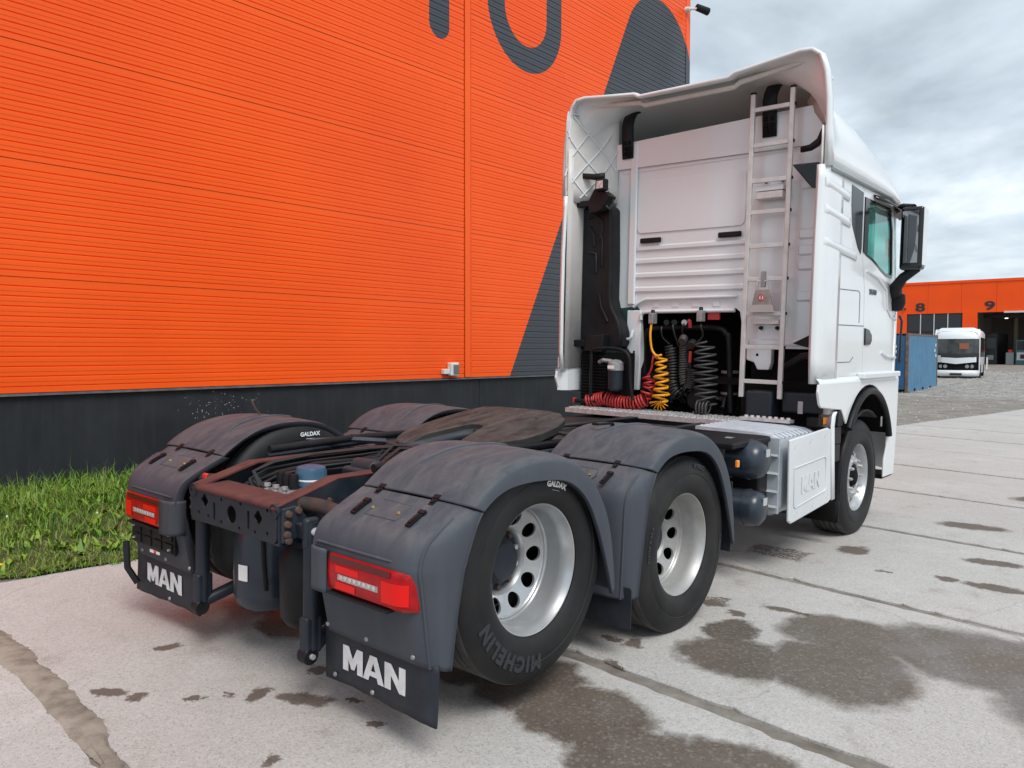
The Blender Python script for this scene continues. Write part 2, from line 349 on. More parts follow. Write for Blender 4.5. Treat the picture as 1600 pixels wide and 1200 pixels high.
    oil = rng(blobs(STAINS_OIL, wp2.outputs[0]), .8, 1.15, 1, 0)
    damp = N(t, 'ShaderNodeMix', data_type='RGBA', blend_type='MULTIPLY'); L(t, wet, damp.inputs[0]); L(t, c, damp.inputs[6]); damp.inputs[7].default_value = (.30, .255, .22, 1)
    v2 = N(t, 'ShaderNodeTexVoronoi'); v2.inputs['Scale'].default_value = 75; L(t, P, v2.inputs['Vector'])
    h2 = N(t, 'ShaderNodeSeparateColor'); L(t, v2.outputs['Color'], h2.inputs[0])
    pk = N(t, 'ShaderNodeMath', operation='MULTIPLY'); L(t, rng(h2.outputs[0], .82, .90, 0, .28), pk.inputs[0]); L(t, wet, pk.inputs[1])
    pebble = mix(pk.outputs[0], damp.outputs[2], (.33, .30, .27))          # pale pebbles stay visible in the wet film
    for args in ((3.42, -.95, .17, .24, .0), (1.93, -1.10, .10, .12, .2)):
        tp_ = tread_print(*args); mxx = N(t, 'ShaderNodeMath', operation='MAXIMUM'); L(t, oil, mxx.inputs[0]); L(t, tp_, mxx.inputs[1]); oil = mxx.outputs[0]
    o2 = N(t, 'ShaderNodeMix', data_type='RGBA', blend_type='MULTIPLY'); L(t, oil, o2.inputs[0]); L(t, pebble, o2.inputs[6]); o2.inputs[7].default_value = (.30, .25, .22, 1)
    L(t, o2.outputs[2], b.inputs['Base Color'])
    film = noise(2.2, 4, .5)
    wetfilm = N(t, 'ShaderNodeMath', operation='MULTIPLY'); L(t, wet, wetfilm.inputs[0]); L(t, rng(film.outputs['Fac'], .4, .6, .35, 1), wetfilm.inputs[1])
    rr = N(t, 'ShaderNodeMapRange'); L(t, wetfilm.outputs[0], rr.inputs[0]); rr.inputs[3].default_value = .88; rr.inputs[4].default_value = .22
    L(t, rr.outputs[0], b.inputs['Roughness'])
    bp = N(t, 'ShaderNodeBump'); bp.inputs['Strength'].default_value = .35; bp.inputs['Distance'].default_value = .006
    bm_ = N(t, 'ShaderNodeMath', operation='ADD'); L(t, fine.outputs['Fac'], bm_.inputs[0]); L(t, hs.outputs[2], bm_.inputs[1])
    L(t, bm_.outputs[0], bp.inputs['Height']); L(t, bp.outputs[0], b.inputs['Normal'])
    MATS[name] = m
concrete('concrete')
def yard_mat():
    m = bpy.data.materials.new('yard_dirt'); m.use_nodes = True; t = m.node_tree; b = t.nodes['Principled BSDF']; b.inputs['Roughness'].default_value = .95
    g = N(t, 'ShaderNodeNewGeometry'); P = g.outputs['Position']
    n = N(t, 'ShaderNodeTexNoise'); n.inputs['Scale'].default_value = 1.4; n.inputs['Detail'].default_value = 9; n.inputs['Roughness'].default_value = .7; L(t, P, n.inputs['Vector'])
    n2 = N(t, 'ShaderNodeTexNoise'); n2.inputs['Scale'].default_value = 11; n2.inputs['Detail'].default_value = 5; L(t, P, n2.inputs['Vector'])
    r = N(t, 'ShaderNodeValToRGB'); e = r.color_ramp.elements; e[0].position = .32; e[0].color = (.15, .13, .11, 1); e[1].position = .68; e[1].color = (.32, .30, .275, 1)
    L(t, n.outputs['Fac'], r.inputs[0])
    mx = N(t, 'ShaderNodeMix', data_type='RGBA', blend_type='MULTIPLY'); mx.inputs[0].default_value = .8; L(t, r.outputs[0], mx.inputs[6])
    r2 = N(t, 'ShaderNodeValToRGB'); e = r2.color_ramp.elements; e[0].position = .3; e[0].color = (.6, .58, .55, 1); e[1].position = .7; e[1].color = (1.15, 1.13, 1.1, 1)
    L(t, n2.outputs['Fac'], r2.inputs[0]); L(t, r2.outputs[0], mx.inputs[7])
    L(t, mx.outputs[2], b.inputs['Base Color'])
    bp = N(t, 'ShaderNodeBump'); bp.inputs['Strength'].default_value = .6; bp.inputs['Distance'].default_value = .02; L(t, n2.outputs['Fac'], bp.inputs['Height']); L(t, bp.outputs[0], b.inputs['Normal'])
    MATS['yard_dirt'] = m
yard_mat()
mat('gravel', (.34, .325, .305), .95, c2=(.19, .175, .16), scale=2.2, lo=.38, hi=.62, bump=1.0, bscale=9)

def ground():
    xs = [-1500, -400, -120, -40, -20, -12] + [-8+i*1.0 for i in range(60)] + [56, 62, 70, 80, 95, 130, 250, 600, 1500]
    ys = [-1500, -400, -120, -50, -30, -20, -14] + [-10+i*.75 for i in range(23)] + [8, 11, 16, 30, 60, 150, 500, 1500]
    mb = MB(); mb.grid([[(x, y, gz(x, y)-.014) for y in ys] for x in xs])
    tag(mb.obj('ground', 'yard_dirt', smooth=60), kind='structure')
    # gravel apron in front of the far shed
    mb = MB(); rnd = random.Random(5)
    xs = [30.5+i*.9 for i in range(36)]
    mb.grid([[(x, y, gz(x, y)+(-.06 if i in (0, 35) or j in (0, 19) else -.016+.03*min(1, i/6)+rnd.uniform(-.02, .02))) for j, y in enumerate([-6+j*.8 for j in range(20)])] for i, x in enumerate(xs)])
    tag(mb.obj('gravel_apron', 'gravel', smooth=0), kind='structure')
    st = MB(); rnd = random.Random(8)
    for k in range(9000):
        x = 14 + 50*rnd.random()**1.3; y = rnd.uniform(-5, 9.2)
        if x < 33 and (rnd.random() < .75 or y < 1.0): continue
        q = rnd.uniform(.015, .05)*(.6+x/60); z = gz(x, y)+.015; a_ = rnd.uniform(0, 3.1)
        cs, sn = math.cos(a_)*q, math.sin(a_)*q
        st.add([(x+cs, y+sn, z), (x-sn, y+cs, z), (x-cs*.8, y-sn*.8, z), (x+sn*.9, y-cs*.9, z), (x+q*.1, y, z+q*.75)], [(0, 1, 4), (1, 2, 4), (2, 3, 4), (3, 0, 4)])
    mat('stones', (.40, .385, .365), .9, c2=(.20, .185, .17), scale=1.7, lo=.42, hi=.58)
    tag(st.obj('loose_stones', 'stones', smooth=0), 'loose grey stones scattered over the far yard', 'stones', kind='stuff')
    # concrete slabs, one object each
    pave = empty('concrete_pavement'); tag(pave, kind='structure')
    rnd = random.Random(11); W, D, G = 2.14, 6.06, .075
    for i in range(-3, 15):
        for j in range(-3, 1):
            a0, a1 = i*W+G/2, (i+1)*W-G/2; b1 = 2.42+j*D-G/2; b0 = b1-D+G
            if b0 < -14 or (i > 9 and j < -2): continue
            per = []; na, nb = 22, 90
            def jit(): return rnd.gauss(0, .009) if rnd.random() > .06 else rnd.uniform(-.004, .035)
            for k in range(na): per.append((a0+(a1-a0)*k/na, b0+abs(jit())))
            for k in range(nb): per.append((a1-abs(jit()), b0+(b1-b0)*k/nb))
            for k in range(na): per.append((a1-(a1-a0)*k/na, b1-abs(jit())))
            for k in range(nb): per.append((a0+abs(jit()), b1-(b1-b0)*k/nb))
            ca, cb = (a0+a1)/2, (b0+b1)/2; n = len(per)
            dz = rnd.uniform(-.004, .004); vs = []
            for ins, z in ((0, -.11), (0, -.006), (.007, .0)):
                for a, b in per:
                    a2 = a + (ca-a)/abs(ca-a+1e-9)*ins*.9 if abs(ca-a) > .02 else a; b2 = b + (cb-b)/abs(cb-b+1e-9)*ins*.9 if abs(cb-b) > .02 else b
                    q = slab_xy(a2, b2); vs.append((q.x, q.y, gz(q.x, q.y)+z+dz))
            fs = [(l*n+k, l*n+(k+1) % n, (l+1)*n+(k+1) % n, (l+1)*n+k) for l in range(2) for k in range(n)] + [tuple(range(2*n, 3*n))]
            MB().add(vs, fs).obj('concrete_slab', 'concrete', pave, smooth=25)
    # sand washed into and over the wide joint at the left
    mb = MB(); rows = []; rnd = random.Random(3)
    jl = jr = 0
    for k in range(240):
        b = -2.6 + k*.02; w = .050 + .018*math.sin(k*.11) + .045*sstep(-.9, .7, b)*(1-sstep(1.2, 2.2, b)); off = .03*math.sin(k*.055)
        jl = jl*.93+rnd.gauss(0, .0045); jr = jr*.93+rnd.gauss(0, .0045); row = []
        for f in (-1, -.6, -.25, .1, .45, .75, 1):
            q = slab_xy(-W+off+f*w+(jl if f < -.5 else jr if f > .5 else 0), b); row.append((q.x, q.y, gz(q.x, q.y) + .010*(1-f*f) + rnd.uniform(-.0025, .0025) - (.008 if abs(f) == 1 else 0)))
        rows.append(row)
    mb.grid(rows); mat('sand', (.32, .285, .235), .95, c2=(.19, .16, .13), scale=9, bump=.4, bscale=120)
    tag(mb.obj('sand_streak', 'sand', smooth=60), kind='structure')
ground()

# ------------------------------------------------------------------ orange hall beside the truck
WY, WX0, WX1, PZ, PH = 5.5, -7.6, 13.86, 1.167, 1.1615
def wall_material():
    m = bpy.data.materials.new('wall_panel_paint'); m.use_nodes = True; t = m.node_tree; b = t.nodes['Principled BSDF']
    b.inputs['Roughness'].default_value = .42; b.inputs['Specular IOR Level'].default_value = .28
    g = N(t, 'ShaderNodeNewGeometry'); s = N(t, 'ShaderNodeSeparateXYZ'); L(t, g.outputs['Position'], s.inputs[0]); X, Z = s.outputs[0], s.outputs[2]
    def M(op, a, c=None, d=None):
        q = N(t, 'ShaderNodeMath', operation=op)
        for i, v in enumerate((a, c, d)):
            if v is None: continue
            if isinstance(v, (int, float)): q.inputs[i].default_value = v
            else: L(t, v, q.inputs[i])
        return q.outputs[0]
    def dist(cx, cz, zc=None):
        dx = M('SUBTRACT', X, cx); dz = M('SUBTRACT', zc if zc is not None else Z, cz)
        return M('SQRT', M('ADD', M('MULTIPLY', dx, dx), M('MULTIPLY', dz, dz)))
    # stroke with a round foot
    s1 = M('LESS_THAN', dist(5.98, 6.60, M('MINIMUM', Z, 6.60)), .216)
    # round letter
    d2 = dist(8.07, 7.42, M('MINIMUM', Z, 7.42)); s2 = M('MULTIPLY', M('LESS_THAN', d2, 1.0), M('GREATER_THAN', d2, .565))
    # broad slanting stroke with a round head
    line = M('GREATER_THAN', M('SUBTRACT', X, M('MULTIPLY', Z, .515)), 7.045)
    along = M('ADD', M('MULTIPLY', M('SUBTRACT', X, 12.58), .458), M('MULTIPLY', M('SUBTRACT', Z, 7.72), .889))
    s3 = M('MAXIMUM', M('MULTIPLY', line, M('LESS_THAN', along, 0)), M('LESS_THAN', dist(12.58, 7.72), 1.386))
    mask = M('MAXIMUM', M('MAXIMUM', s1, s2), s3)
    n = N(t, 'ShaderNodeTexNoise'); n.inputs['Scale'].default_value = .5; n.inputs['Detail'].default_value = 4; L(t, g.outputs['Position'], n.inputs['Vector'])
    o = N(t, 'ShaderNodeValToRGB'); e = o.color_ramp.elements; e[0].position = .3; e[0].color = (.88, .092, .006, 1); e[1].position = .7; e[1].color = (.95, .112, .008, 1)
    L(t, n.outputs['Fac'], o.inputs[0])
    mx = N(t, 'ShaderNodeMix', data_type='RGBA'); L(t, mask, mx.inputs[0]); L(t, o.outputs[0], mx.inputs[6]); mx.inputs[7].default_value = (.055, .062, .075, 1)
    L(t, mx.outputs[2], b.inputs['Base Color'])
    # weathering: the gloss has chalked unevenly over the years
    n3 = N(t, 'ShaderNodeTexNoise'); n3.inputs['Scale'].default_value = .28; n3.inputs['Detail'].default_value = 3; L(t, g.outputs['Position'], n3.inputs['Vector'])
    rr = N(t, 'ShaderNodeMapRange'); L(t, n3.outputs['Fac'], rr.inputs[0]); rr.inputs[1].default_value = .35; rr.inputs[2].default_value = .65; rr.inputs[3].default_value = .24; rr.inputs[4].default_value = .6
    L(t, rr.outputs[0], b.inputs['Roughness'])
    MATS['wall_panel_paint'] = m
wall_material()
def plinth_material():
    m = mat('plinth_paint', (.015, .0175, .023), .6, c2=(.024, .027, .033), scale=1.5, spec=.3, streak=(.034, .037, .042), bump=.05, bscale=120)
    t = m.node_tree; b = t.nodes['Principled BSDF']; src = b.inputs['Base Color'].links[0].from_socket
    g = N(t, 'ShaderNodeNewGeometry')                           # bird droppings splashed on one stretch of the plinth
    v = N(t, 'ShaderNodeTexVoronoi'); v.inputs['Scale'].default_value = 34; v.inputs['Randomness'].default_value = 1; L(t, g.outputs['Position'], v.inputs['Vector'])
    sc = N(t, 'ShaderNodeSeparateColor'); L(t, v.outputs['Color'], sc.inputs[0])
    rad = N(t, 'ShaderNodeMath', operation='MULTIPLY'); L(t, sc.outputs[0], rad.inputs[0]); rad.inputs[1].default_value = .24
    dd = N(t, 'ShaderNodeMath', operation='LESS_THAN'); L(t, v.outputs['Distance'], dd.inputs[0]); L(t, rad.outputs[0], dd.inputs[1])
    mp = N(t, 'ShaderNodeMapping', vector_type='TEXTURE'); mp.inputs['Location'].default_value = (2.35, 5.5, .98); mp.inputs['Scale'].default_value = (.85, 9, .45); L(t, g.outputs['Position'], mp.inputs[0])
    ln = N(t, 'ShaderNodeVectorMath', operation='LENGTH'); L(t, mp.outputs[0], ln.inputs[0])
    pr = N(t, 'ShaderNodeMapRange'); L(t, ln.outputs['Value'], pr.inputs[0]); pr.inputs[1].default_value = .2; pr.inputs[2].default_value = 1.0; pr.inputs[3].default_value = .75; pr.inputs[4].default_value = 0
    pick = N(t, 'ShaderNodeMath', operation='LESS_THAN'); L(t, sc.outputs[1], pick.inputs[0]); L(t, pr.outputs[0], pick.inputs[1])
    mu = N(t, 'ShaderNodeMath', operation='MULTIPLY'); L(t, dd.outputs[0], mu.inputs[0]); L(t, pick.outputs[0], mu.inputs[1])
    mx = N(t, 'ShaderNodeMix', data_type='RGBA'); L(t, mu.outputs[0], mx.inputs[0]); L(t, src, mx.inputs[6]); mx.inputs[7].default_value = (.42, .42, .42, 1)
    L(t, mx.outputs[2], b.inputs['Base Color'])
plinth_material()
mat('flashing_dark', (.05, .055, .065), .35, c2=(.09, .095, .10), scale=8)
def orange_hall():
    h = empty('orange_hall', (0, 0, 0)); tag(h, 'tall orange corrugated metal hall with dark grey plinth and giant dark lettering', 'building')
    # one ribbed sandwich panel: grooves every 10 cm, a finer step between, a joint at its edge
    prof = []
    def groove(z, w, d): prof.extend([(z, 0), (z+w*.25, d), (z+w*.75, d), (z+w, 0)])
    prof.append((.0, 0))
    for k in range(11):
        z = .054+k*.1005; prof.append((z-.0005-.0*k, 0)); groove(z, .015, .009)
        if k < 10: prof.extend([(z+.054, .0), (z+.057, -.0025), (z+.0965, -.0025), (z+.0985, 0)])
    prof.append((PH-.010, 0)); prof.append((PH-.008, .010)); prof.append((PH-.001, .010))
    bays = [(WX0, -.62), (-.50, 6.52), (6.68, 13.74)]
    for x0, x1 in bays:
        me = None
        for k in range(8):
            if me is None:
                mb = MB(); mb.grid([[(x, WY+d, zz) for zz, d in prof] for x in (x0, x1)]); o = mb.obj('wall_panel', 'wall_panel_paint', h, smooth=0); me = o.data
            else: o = link('wall_panel', me, None, h, smooth=0)
            o.location.z = PZ + .012 + k*PH
    top = PZ+.012+8*PH
    # vertical cover strips with screws, corner trim
    for xs in (-.56, 6.60):
        st = MB().box(xs-.065, xs+.065, WY-.012, WY+.01, PZ+.012, top).obj('cover_strip', 'wall_panel_paint', h, bevel=.004)
        for q in range(14):
            for s in (-1, 1): MB().lathe([(.0005, -.004), (.008, -.003), (.009, 0)], (xs+s*.072, WY-.003, PZ+.06+q*.62), 'y', 8).obj('screw', 'rust_bolt', st, smooth=0)
    MB().box(13.72, 13.90, WY-.014, WY+.012, PZ+.012, top).obj('corner_trim', 'wall_panel_paint', h, bevel=.004)
    MB().box(13.74, 13.87, WY+.012, WY+14, PZ, top).obj('end_wall', 'wall_panel_paint', h)
    MB().box(WX0, 13.74, WY+.2, WY+14, PZ, top-.05).obj('core', 'flashing_dark', h)
    MB().box(WX0, 13.93, WY-.05, WY+14, top, top+.1).obj('roof_edge', 'flashing_dark', h)
    # plinth in long cast lengths, drip flashing above it
    for x0, x1 in ((WX0, -.62), (-.61, 6.885), (6.895, 13.84)):
        MB().box(x0, x1, WY+.012, WY+.3, -.4, PZ).obj('plinth', 'plinth_paint', h, bevel=.004)
    MB().prism([(WY-.035, PZ-.018), (WY-.032, PZ-.02), (WY-.028, PZ-.004), (WY+.02, PZ+.012), (WY+.02, PZ+.008), (WY-.03, PZ-.006)], 'x', WX0, 13.9).obj('drip_flashing', 'flashing_dark', h, smooth=0)
    b = empty('junction_box', (6.15, WY, 1.30)); tag(b, 'small pale grey socket box on the orange wall just above the plinth', 'socket')
    MB().box(-.02, .16, -.10, -.001, -.09, .12).obj('housing', mat('grey_box', (.62, .65, .64), .5), b, bevel=.02, seg=3)
    MB().box(.025, .145, -.112, -.10, -.06, .085).obj('cover', mat('box_dark', (.12, .14, .15), .4), b, bevel=.01)
    MB().box(-.15, -.02, -.07, -.001, -.06, .02).obj('cable_gland', 'grey_box', b, bevel=.01)
    c = empty('security_camera', (13.72, WY, 9.27)); tag(c, 'small security camera on the top corner of the orange hall', 'camera')
    MB().lathe([(.0005, -.10), (.05, -.10), (.065, -.02), (.07, -.001)], (0, 0, 0), 'y', 16).obj('mount', 'grey_box', c)
    MB().tube([(0, -.09, 0), (.10, -.22, -.0), (.17, -.26, .02)], .028, 8).obj('arm', 'grey_box', c)
    MB().tube([(.08, -.22, .03), (.36, -.36, -.02)], [.075, .085], 12).obj('body', 'plastic_black', c)
orange_hall()

# ------------------------------------------------------------------ grass strip along the wall
def grass():
    def gmat(name, a, c):
        m = mat(name, a, .6, c2=c, scale=2.2, lo=.35, hi=.65); b = m.node_tree.nodes['Principled BSDF']
        b.inputs['Subsurface Weight'].default_value = 0; return m
    gmat('grass_green', (.12, .25, .018), (.20, .31, .035)); gmat('grass_deep', (.06, .16, .015), (.11, .21, .025)); gmat('grass_dry', (.24, .22, .085), (.17, .19, .05))
    mat('soil', (.055, .075, .022), .95, c2=(.10, .10, .04), scale=9)
    def edge(x): return 2.46 - .16*(x) + .06*math.sin(x*3.1) + .035*math.sin(x*11+1) if x < 3 else 2.0 - .04*(x-3)
    def hump(x, y): return .05*sstep(0, 1.2, y-edge(x))
    mb = MB(); rows = []
    for i in range(70):
        x = -6.5+i*.3; e = edge(x); rows.append([(x, e+(5.52-e)*f, gz(x, e+(5.52-e)*f)+.006+hump(x, e+(5.52-e)*f)) for f in (0, .08, .2, .4, .6, .8, 1)])
    mb.grid(rows); tag(mb.obj('verge_soil', 'soil', smooth=60), kind='structure')
    rnd = random.Random(21); sets = {'grass_green': MB(), 'grass_deep': MB(), 'grass_dry': MB()}
    def blade(mb, x, y, z, h, w, az, lean, curl):
        d = Vector((math.cos(az), math.sin(az), 0)); sd_ = Vector((-d.y, d.x, 0)); o = len(mb.v); p = Vector((x, y, z)); ang = lean
        for k in range(4):
            ww = w*(1, .85, .55, .05)[k]; mb.v += [tuple(p - sd_*ww), tuple(p + sd_*ww)]
            p = p + (d*math.sin(ang) + Vector((0, 0, math.cos(ang))))*h/3; ang += curl
        mb.f += [(o, o+1, o+3, o+2), (o+2, o+3, o+5, o+4), (o+4, o+5, o+7, o+6)]
    n = 0
    while n < 30000:
        x = rnd.uniform(-3.2, 5) if rnd.random() < .85 else rnd.uniform(-6, 12)
        e = edge(x); f = rnd.random()**.8; y = e + (5.46-e)*f - .02
        dens = .5+.5*math.sin(x*2.3+y*1.7)*math.sin(y*3.1-x)
        if rnd.random() > .55+.45*dens: continue
        tall = .06 + .12*sstep(.05, .75, f) + .08*dens*f
        h = tall*rnd.uniform(.5, 1.25); w = rnd.uniform(.0022, .0048)
        if rnd.random() < .012*f: h *= 2.0; w *= .7
        key = 'grass_dry' if rnd.random() < .07+.28*(1-sstep(0, .25, f)) else ('grass_deep' if rnd.random() < .42 else 'grass_green')
        blade(sets[key], x, y, gz(x, y)+hump(x, y), h, w, rnd.uniform(0, 6.28), rnd.uniform(.02, .75), rnd.uniform(.05, .7)); n += 1
    for k in range(9000):
        x = rnd.uniform(-3, 3.2); e = edge(x); f = rnd.random()**1.6*.22; y = e + (5.46-e)*f - .05*rnd.random()
        blade(sets['grass_dry' if rnd.random() < .22 else ('grass_green' if rnd.random() < .6 else 'grass_deep')], x, y, gz(x, y)+hump(x, y), rnd.uniform(.025, .08), rnd.uniform(.002, .0045), rnd.uniform(0, 6.28), rnd.uniform(.2, 1.0), rnd.uniform(.1, .6))
    # broad-leaved weeds low in the grass
    for k in range(620):
        x = rnd.uniform(-2.6, 3.2); e = edge(x); f = rnd.random(); y = e+(5.3-e)*f; z = gz(x, y)+hump(x, y)
        for q in range(rnd.randint(4, 8)):
            blade(sets['grass_green' if rnd.random() < .7 else 'grass_deep'], x+rnd.gauss(0, .012), y+rnd.gauss(0, .012), z+rnd.uniform(0, .10)*f, rnd.uniform(.05, .13), rnd.uniform(.009, .02), rnd.uniform(0, 6.28), rnd.uniform(.5, 1.1), rnd.uniform(.1, .35))
    for k, m in sets.items(): tag(m.obj('grass', k, smooth=0), {'grass_green': 'bright green grass blades along the foot of the hall', 'grass_deep': 'deep green grass blades along the foot of the hall', 'grass_dry': 'yellowed dry grass blades at the verge edge'}[k], 'grass', kind='stuff')
    d = empty('dandelion', (-.955, 2.60, gz(-.95, 2.6))); tag(d, 'yellow dandelion at the edge of the grass', 'flower')
    MB().tube([(0, 0, 0), (.004, 0, .05), (0, .006, .085)], .002, 5).obj('stem', 'grass_green', d)
    MB().lathe([(.0005, .012), (.012, .012), (.019, .007), (.015, .0), (.0005, -.004)], (0, .006, .087), 'z', 12).obj('bloom', mat('dandelion_yellow', (.8, .5, .01), .6), d)
    for i, (x, y, hh) in enumerate(((-.62, 3.55, .19), (-.05, 3.3, .17))):
        c = empty('clover', (x, y, gz(x, y)+.04)); tag(c, ['white clover flower in the middle of the grass', 'white clover flower nearest to the parked truck'][i], 'flower')
        MB().tube([(0, 0, 0), (.003, .003, hh-.02)], .002, 5).obj('stem', 'grass_green', c)
        MB().lathe([(.0005, .012), (.005, .010), (.007, .004), (.005, -.003), (.0005, -.005)], (.003, .003, hh-.02), 'z', 10).obj('bloom', 'sticker', c)
grass()

# ------------------------------------------------------------------ far side of the yard
mat('shed_orange', (.95, .095, .010), .55, c2=(.88, .085, .010), scale=.4, spec=.2)
mat('shed_dark', (.02, .022, .026), .5); mat('shed_glass', (.015, .018, .022), .1)
mat('shed_white', (.62, .63, .62), .5); mat('shed_inside', (.10, .095, .085), .9)
def far_shed():
    A = Vector((86.0, 20.2, 0)); d = Vector((0, -1, 0)); nrm = Vector((1, 0, 0)); z0 = .30; top = 8.57
    M = Matrix(((d.x, nrm.x, 0, A.x), (d.y, nrm.y, 0, A.y), (0, 0, 1, 0), (0, 0, 0, 1)))      # s along the facade, t into the shed
    root = empty('workshop_shed'); root.matrix_world = M; tag(root, 'low orange workshop shed across the yard with gates numbered 8 and 9', 'building')
    def bx(name, m, s0, s1, t0, t1, za, zb, par=None, bev=0): return MB().box(s0, s1, t0, t1, za, zb).obj(name, m, par or root, bevel=bev)
    zt = 5.38; END = 34
    for a, b in ((0, 1.06), (6.13, 7.40), (12.5, 13.75), (18.8, 20.1), (25.2, END)): bx('pier', 'shed_orange', a, b, 0, .25, -.3, zt)
    s = 0
    while s < END: bx('cassette_panel', 'shed_orange', s+.01, min(s+3.0, END)-.01, 0, .25, zt, top-.25); s += 3.0
    bx('parapet_cap', 'shed_orange', -.08, END+.1, -.06, .35, top-.25, top)
    bx('side_wall', 'shed_orange', 0, .25, .25, 22, -.3, top-.3); bx('roof', 'shed_dark', 0, END, .25, 22, top-.5, top-.3)
    # closed gates: a row of glazed leaves over a dark lower part
    for g0, g1 in ((1.06, 6.13), (13.75, 18.8), (20.1, 25.2)):
        g8 = bx('gate', 'shed_dark', g0, g1, .12, .2, -.3, zt); w = (g1-g0-.1)/4
        for q in range(4):
            s0 = g0+.05+q*w; bx('pane', 'shed_glass', s0+.04, s0+w-.1, .06, .12, 3.6, zt-.10, g8)
            if q < 3: bx('mullion', 'shed_white', s0+w-.05, s0+w+.03, .04, .13, 2.6, zt-.02, g8)
    # open gate 9: look into the workshop
    bx('floor', 'shed_inside', 6.5, 13.5, .25, 21.9, -.2, z0); bx('inner_back_wall', mat('shed_pale', (.30, .285, .26), .9), 6.5, 16, 12, 12.2, z0, top-.6)
    bx('inner_side_wall', 'shed_pale', 6.4, 6.6, .3, 12, z0, top-.6); bx('raised_gate', 'shed_white', 9.65, 12.45, -.12, 0, zt-.10, zt+.06)
    for s_ in (9.4, 11.3, 12.3): bx('column', mat('shed_cream', (.45, .42, .34), .8) if 'shed_cream' not in MATS else 'shed_cream', s_, s_+.3, 7.5, 7.9, z0, top-.6)
    bx('beam', 'shed_dark', 7.4, 12.5, 3, 3.3, 4.9, 5.3)
    for body, s_, z_ in (('8', 2.3, 6.0), ('9', 8.44, 5.98)):
        text_obj('gate_number', body, 1.15, 'shed_dark', root, lambda x, y, z: Vector((s_+x*1.6, -.02-z, z_+y)), bold=.035, extrude=.01)
    bx('wall_lamp', 'shed_dark', .8, .95, -.2, 0, 5.85, 6.0)
    lp = bx('ceiling_lamp', mat('lamp_glow', (1, .85, .6), .5, emit=3), 9.0, 9.25, 4.6, 4.85, 4.9, 5.0)
    # things inside gate 9
    def inside(name, m, s0, s1, t0, t1, za, zb, label, cat, extra=()):
        c = M @ Vector(((s0+s1)/2, (t0+t1)/2, za)); r = empty(name, c); r.rotation_euler.z = math.atan2(d.y, d.x); tag(r, label, cat)
        w, dp, hh = (s1-s0)/2, (t1-t0)/2, zb-za
        MB().box(-w, w, -dp, dp, 0, hh).obj('body', m, r, bevel=.05)
        for nm, mm, a, b, c0, c1, e, f in extra: MB().box(a*w, b*w, c0*dp, c1*dp, e*hh, f*hh).obj(nm, mm, r, bevel=.02)
        return r
    inside('parts_vehicle', mat('teal', (.05, .16, .17), .5), 10.4, 12.3, 2, 7, z0, 2.7, 'teal vehicle parked inside open gate 9', 'vehicle',
           (('white_panel', 'shed_white', -.9, .95, -1.02, -1.0, .18, .5), ('dark_grille', 'shed_dark', -.6, .1, -1.04, -1.02, .25, .42), ('windscreen', 'shed_glass', -.9, .9, -1.02, -1.0, .6, .95)))
    inside('tool_cabinet', mat('cabinet_grey', (.30, .34, .33), .6), 9.5, 10.2, 2.4, 3.2, z0, 1.5, 'grey tool cabinet inside open gate 9 beside the teal vehicle', 'cabinet', (('red_box', 'red_mark', -.5, .5, -.6, .6, 1.0, 1.22),))
    inside('dark_truck', 'shed_dark', 7.55, 8.75, 2.5, 8.5, z0, 3.4, 'dark truck nose parked at the left of open gate 9', 'vehicle',
           (('windscreen', 'shed_glass', -.85, .85, -1.02, -1.0, .5, .85), ('grille', 'cabinet_grey', -.5, .5, -1.02, -1.0, .15, .3)))
far_shed()

